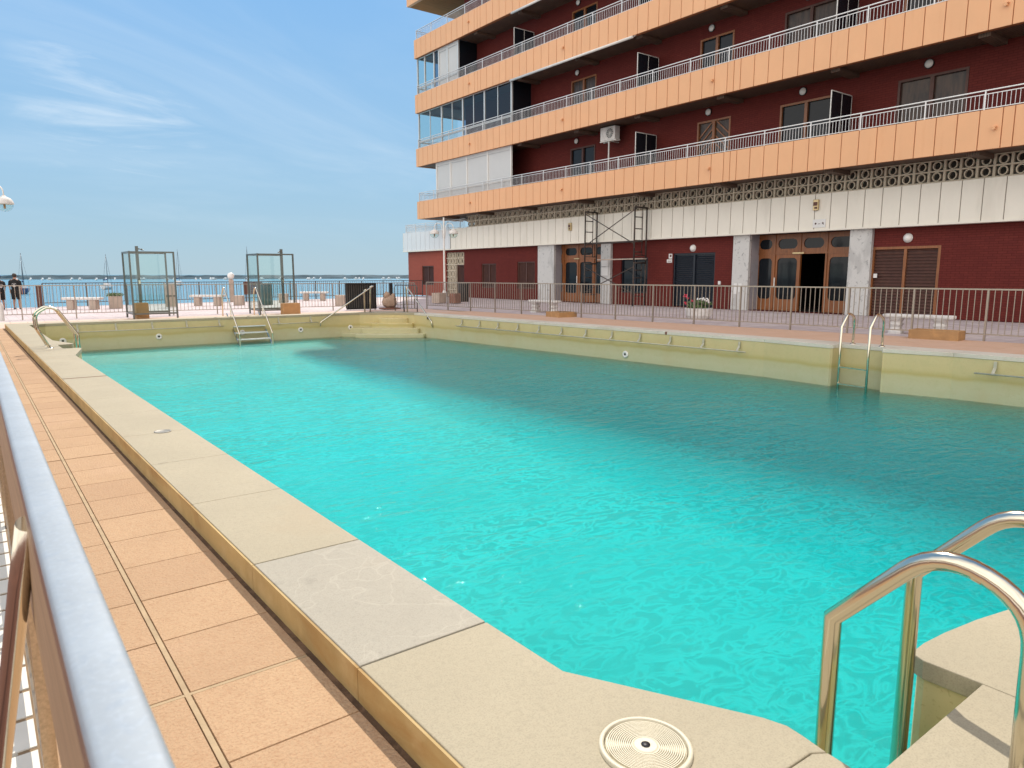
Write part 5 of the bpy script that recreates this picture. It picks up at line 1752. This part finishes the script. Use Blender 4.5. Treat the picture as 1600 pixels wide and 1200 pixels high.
MB().box(11.02, 11.5, 34.1, 34.5, -.03, .92).build('body', 'teal_bin', tb, bevel=.03); MB().box(11.0, 11.52, 34.08, 34.52, .93, 1.0).build('lid', 'black', tb, bevel=.02)
pst = thing('gate_post', 'brown wooden post at the left end of the seafront railing', 'post', (2.4, EDGE(2.4) - .3, 0))
MB().bar((2.4, EDGE(2.4) - .3, -.03), (2.4, EDGE(2.4) - .3, .90), .20).build('shaft', 'brown_sign', pst, bevel=.01); MB().bar((2.4, EDGE(2.4) - .3, .9), (2.4, EDGE(2.4) - .3, .95), .24).build('cap', 'brown_sign', pst, bevel=.01)


# ------------------------------------------------------------------ people on the promenade
def person(label, loc, rot, scale=1.0, mirror=1, cap=False):
    """standing figure seen from behind; local: faces +Y, 1.75 m"""
    t = thing('person', label, 'person', loc)
    J = {}
    V = []; E_ = []; Rr = []
    def add(k, p, r, par=None):
        J[k] = len(V); V.append(p); Rr.append(r)
        if par:
            E_.append((J[par], J[k]))
    add('pelvis', (0, 0, .95), .135)
    add('waist', (0, .005, 1.10), .125, 'pelvis'); add('chest', (0, 0, 1.28), .15, 'waist'); add('neckb', (0, -.005, 1.45), .085, 'chest'); add('neck', (0, .01, 1.52), .055, 'neckb'); add('headb', (0, .02, 1.58), .075, 'neck'); add('head', (0, .025, 1.66), .092, 'headb'); add('top', (0, .015, 1.735), .065, 'head'); 
    for s, tg in ((-1, 'l'), (1, 'r')):
        add('sh' + tg, (s * .17, 0, 1.41), .062, 'neckb'); add('el' + tg, (s * .245, -.02, 1.14), .043, 'sh' + tg); add('wr' + tg, (s * .25, .07, .90), .030, 'el' + tg); add('pa' + tg, (s * .245, .09, .84), .032, 'wr' + tg)
        for fi, (fx, fy, fl_) in enumerate(((-.012, .03, .075), (0, .012, .085), (.004, -.008, .08), (.004, -.028, .062))):
            add(f'f{fi}{tg}', (s * (.245 - fx), .09 + fy, .80), .010, 'pa' + tg); add(f'g{fi}{tg}', (s * (.238 - fx), .095 + fy, .80 - fl_), .008, f'f{fi}{tg}')
        add('th' + tg, (s * .225, .125, .83), .011, 'pa' + tg); add('ti' + tg, (s * .222, .14, .79), .009, 'th' + tg)
        add('hip' + tg, (s * .095, 0, .88), .10, 'pelvis'); add('kn' + tg, (s * .11, .02 + (.03 if s * mirror > 0 else 0), .50), .062, 'hip' + tg); add('ca' + tg, (s * .113, -.02, .36), .058, 'kn' + tg); add('an' + tg, (s * .115, -.03, .09), .038, 'ca' + tg); add('to' + tg, (s * .13, .13, .035), .035, 'an' + tg)
    me = bpy.data.meshes.new('body'); me.from_pydata([Vector(p) for p in V], E_, [])
    me.materials.append(MAT['skin'])
    o = bpy.data.objects.new('body', me); COL.objects.link(o); o.parent = t
    sk_ = o.modifiers.new('skin', 'SKIN')
    for i, r in enumerate(Rr):
        me.skin_vertices[0].data[i].radius = (r, r * .9)
    me.skin_vertices[0].data[0].use_root = True
    o.modifiers.new('sub', 'SUBSURF').levels = 1
    o.modifiers['sub'].render_levels = 2
    # shirt, shorts, hair, shoes follow the body
    def lofted(name, rings, mat, seg=16):
        m = MB(); rr2 = []
        for (cx, cy, z, ax, ay) in rings:
            rr2.append([m.bm.verts.new((cx + ax * math.cos(2 * math.pi * i / seg), cy + ay * math.sin(2 * math.pi * i / seg), z)) for i in range(seg)])
        for a, b in zip(rr2, rr2[1:]):
            for i in range(seg):
                f = m.bm.faces.new((a[i], a[(i + 1) % seg], b[(i + 1) % seg], b[i])); f.smooth = True
        q = m.build(name, mat, None); q.parent = t
        return q
    sh = lofted('shirt', [(0, 0, .90, .185, .135), (0, 0, 1.05, .178, .13), (0, 0, 1.25, .20, .14), (0, 0, 1.38, .215, .13), (0, 0, 1.45, .15, .10), (0, .005, 1.50, .075, .07)], 'black_cloth')
    for s in (-1, 1):
        m = MB().tube([(s * .13, 0, 1.42), (s * .20, -.005, 1.36), (s * .24, -.02, 1.15)], [.075, .08, .07], 12)
        q = m.build('sleeve', 'black_cloth', None); q.parent = sh
        m = MB().tube([(s * .085, 0, .97), (s * .10, .005, .86), (s * .115, .02, .50)], [.12, .125, .095], 14)
        q = m.build('shorts_leg', 'black_cloth', None); q.parent = t
        m = MB(); m.blob((s * .125, .035, .035), .07, 3, 2, .04, (.62, 1.8, .55)); q = m.build('shoe', 'black', None); q.parent = t
    m = MB(); m.blob((0, .008, 1.685), .108, 2, 3, .03, (.92, 1.0, 1.0))
    q = m.build('hair', 'hair', None); q.parent = t
    m = MB()
    for s in (-1, 1):
        m.blob((s * .094, .02, 1.645), .022, 1, 1, .05, (.4, 1, 1.4))
        m.blob((s * .033, .104, 1.665), .010, 1, 1, 0)
    m.blob((0, .118, 1.635), .016, 1, 1, .05, (.8, 1, 1.3)); m.blob((0, .108, 1.595), .016, 1, 1, .05, (1.5, .5, .5))
    q = m.build('face', 'skin', None); q.parent = t
    # white ring emblem and a curved line of print on the back
    m = MB()
    ring = [(math.cos(a_), math.sin(a_)) for a_ in [2 * math.pi * i / 20 for i in range(20)]]
    for i in range(20):
        a_, b_ = ring[i], ring[(i + 1) % 20]
        m.face([(a_[0] * .062, -.145, 1.17 + a_[1] * .062), (b_[0] * .062, -.145, 1.17 + b_[1] * .062), (b_[0] * .030, -.146, 1.17 + b_[1] * .030), (a_[0] * .030, -.146, 1.17 + a_[1] * .030)])
    for i in range(9):
        a_ = math.pi * (.25 + .5 * i / 8)
        m.box(math.cos(a_) * .13 - .006, math.cos(a_) * .13 + .006, -.150, -.144, 1.17 + math.sin(a_) * .12 - .012, 1.17 + math.sin(a_) * .12 + .012)
    q = m.build('emblem', 'sign_white', None); q.parent = sh
    if cap:
        m = MB().lathe([(.113, 0), (.112, .05), (.08, .095), (0, .11)], (0, .01, 1.67), 16); m.face([(-.07, .10, 1.675), (.07, .10, 1.675), (.05, .20, 1.665), (-.05, .20, 1.665)])
        q = m.build('cap', 'blue_hull', None); q.parent = t
    t.rotation_euler = (0, 0, rot); t.scale = (scale,) * 3
    return t


person('person in black shorts and black t-shirt with a white ring on the back', (1.52, 36.2, -.03), rad(-20), .83)
person('person in black with a dark blue cap, cut by the left edge of the photo', (.98, 36.1, -.03), rad(25), .80, -1, True)


# ------------------------------------------------------------------ boats and breakwater
def sailboat(label, loc, rot, hull, L=7.0, mast=8.5, tint=None, boom=True):
    t = thing('sailboat', label, 'sailboat', loc, 'sailing boats moored off the promenade')
    m = MB(); st = []
    for (s, wd, zk) in ((-.5, .62, .25), (-.3, .95, .0), (0, 1.1, -.12), (.25, .85, -.05), (.42, .40, .1), (.5, .03, .4)):
        st.append((s * L, wd * L * .15, zk))
    rings = [[m.bm.verts.new((x_, -w_, .95 + .12 * abs(x_) / L)), m.bm.verts.new((x_, -w_ * .75, .35)), m.bm.verts.new((x_, 0, zk - .25)), m.bm.verts.new((x_, w_ * .75, .35)), m.bm.verts.new((x_, w_, .95 + .12 * abs(x_) / L))] for x_, w_, zk in st]
    for a, b in zip(rings, rings[1:]):
        for i in range(4):
            f = m.bm.faces.new((a[i], a[i + 1], b[i + 1], b[i])); f.smooth = True
        m.bm.faces.new((a[4], a[0], b[0], b[4]))
    m.bm.faces.new(rings[0])
    o = m.build('hull', hull, None); o.parent = t
    m = MB()
    m.prism([(-L * .12, -L * .085), (L * .20, -L * .06), (L * .24, 0), (L * .20, L * .06), (-L * .12, L * .085)], .98, 1.45)
    o = m.build('cabin', 'white_hull', None, bevel=.06); o.parent = t
    m = MB().tube([(L * .08, 0, 1.0), (L * .08, 0, mast)], [.085, .05], 8); o = m.build('mast', 'spar', None); o.parent = t
    m = MB().tube([(L * .08, 0, 2.2), (-L * .38, 0, 2.1)], .07, 8).tube([(L * .06, 0, 2.32), (-L * .35, 0, 2.22)], .13, 8); o = m.build('boom', 'blue_hull', None); o.parent = t
    m = MB()
    for q in ((L * .48, 0, 1.1), (-L * .48, 0, 1.1), (L * .06, L * .15, 1.0), (L * .06, -L * .15, 1.0)):
        m.tube([q, (L * .08, 0, mast * .97)], .018, 5)
    o = m.build('rigging', 'spar', None); o.parent = t
    t.rotation_euler = (0, 0, rot)
    return t


sailboat('blue hulled sailing boat seen end-on, beside the person in black', (7.73, 154.9, -2.0), rad(84), 'blue_hull', 6.2, 7.2)
sailboat('white sailing boat behind the green planter', (25.7, 190.4, -2.0), rad(66), 'white_hull', 6.5, 8.1)
sailboat('white sailing boat with a tall mast just right of the left shower screen', (52.9, 244.1, -2.0), rad(64), 'white_hull', 7.5, 11.3)
sailboat('sailing boat behind the globe lamp, its mast rising beside the right shower screen', (70.3, 230.9, -2.0), rad(60), 'blue_hull', 7.0, 12.1)

# breakwater: a long low mole of rocks, and the row of small boats moored in front of it
m = MB()
rnd = random.Random(4)
prev = None
N = 260
for i in range(N + 1):
    xx = -420 + i * (1500 / N); yy_ = 640 - .23 * (xx + 100)
    row = []
    for (off, z) in ((-9, -2.6), (-5, -.6), (-2.5, .9), (2.5, 1.0), (8, -2.6)):
        row.append(m.bm.verts.new((xx + rnd.uniform(-.8, .8), yy_ + off + rnd.uniform(-.8, .8), z + (rnd.uniform(-.45, .3) if z > -2 else 0))))
    if prev:
        for j in range(4):
            m.bm.faces.new((prev[j], prev[j + 1], row[j + 1], row[j]))
    prev = row
o = m.build('breakwater', 'rock', kind='structure'); recenter(o, (300, 560, -2))


def motorboat(loc, rot, L=6.0):
    t = thing('motorboat', 'small white motorboat in the row moored along the breakwater', 'motorboat', loc, 'small boats moored along the breakwater')
    m = MB()
    rings = []
    for (s, wd, zk) in ((-.5, .9, -.1), (0, 1.0, -.15), (.3, .7, 0), (.5, .04, .5)):
        x_, w_ = s * L, wd * L * .17
        rings.append([m.bm.verts.new((x_, -w_, .8 + .3 * max(0, s))), m.bm.verts.new((x_, 0, zk)), m.bm.verts.new((x_, w_, .8 + .3 * max(0, s)))])
    for a, b in zip(rings, rings[1:]):
        for i in range(2):
            m.bm.faces.new((a[i], a[i + 1], b[i + 1], b[i]))
        m.bm.faces.new((a[2], a[0], b[0], b[2]))
    m.bm.faces.new(rings[0])
    o = m.build('hull', 'white_hull', None); o.parent = t
    o = MB().prism([(-L * .1, -L * .1), (L * .2, -L * .09), (L * .26, 0), (L * .2, L * .09), (-L * .1, L * .1)], .8, 1.6).build('cabin', 'white_hull', None); o.parent = t
    t.rotation_euler = (0, 0, rot)
    return t


mbt = motorboat((-70, 520, -2), rad(20), 3.6)
rnd = random.Random(12)
for k in range(58):
    s_ = (k + rnd.uniform(-.3, .3)) / 58
    xx = -62 + s_ * 400
    yy_ = 515 - .23 * xx + rnd.uniform(-25, 25)
    dup(mbt, (xx, yy_, -2.0), rnd.uniform(0, 3.1))
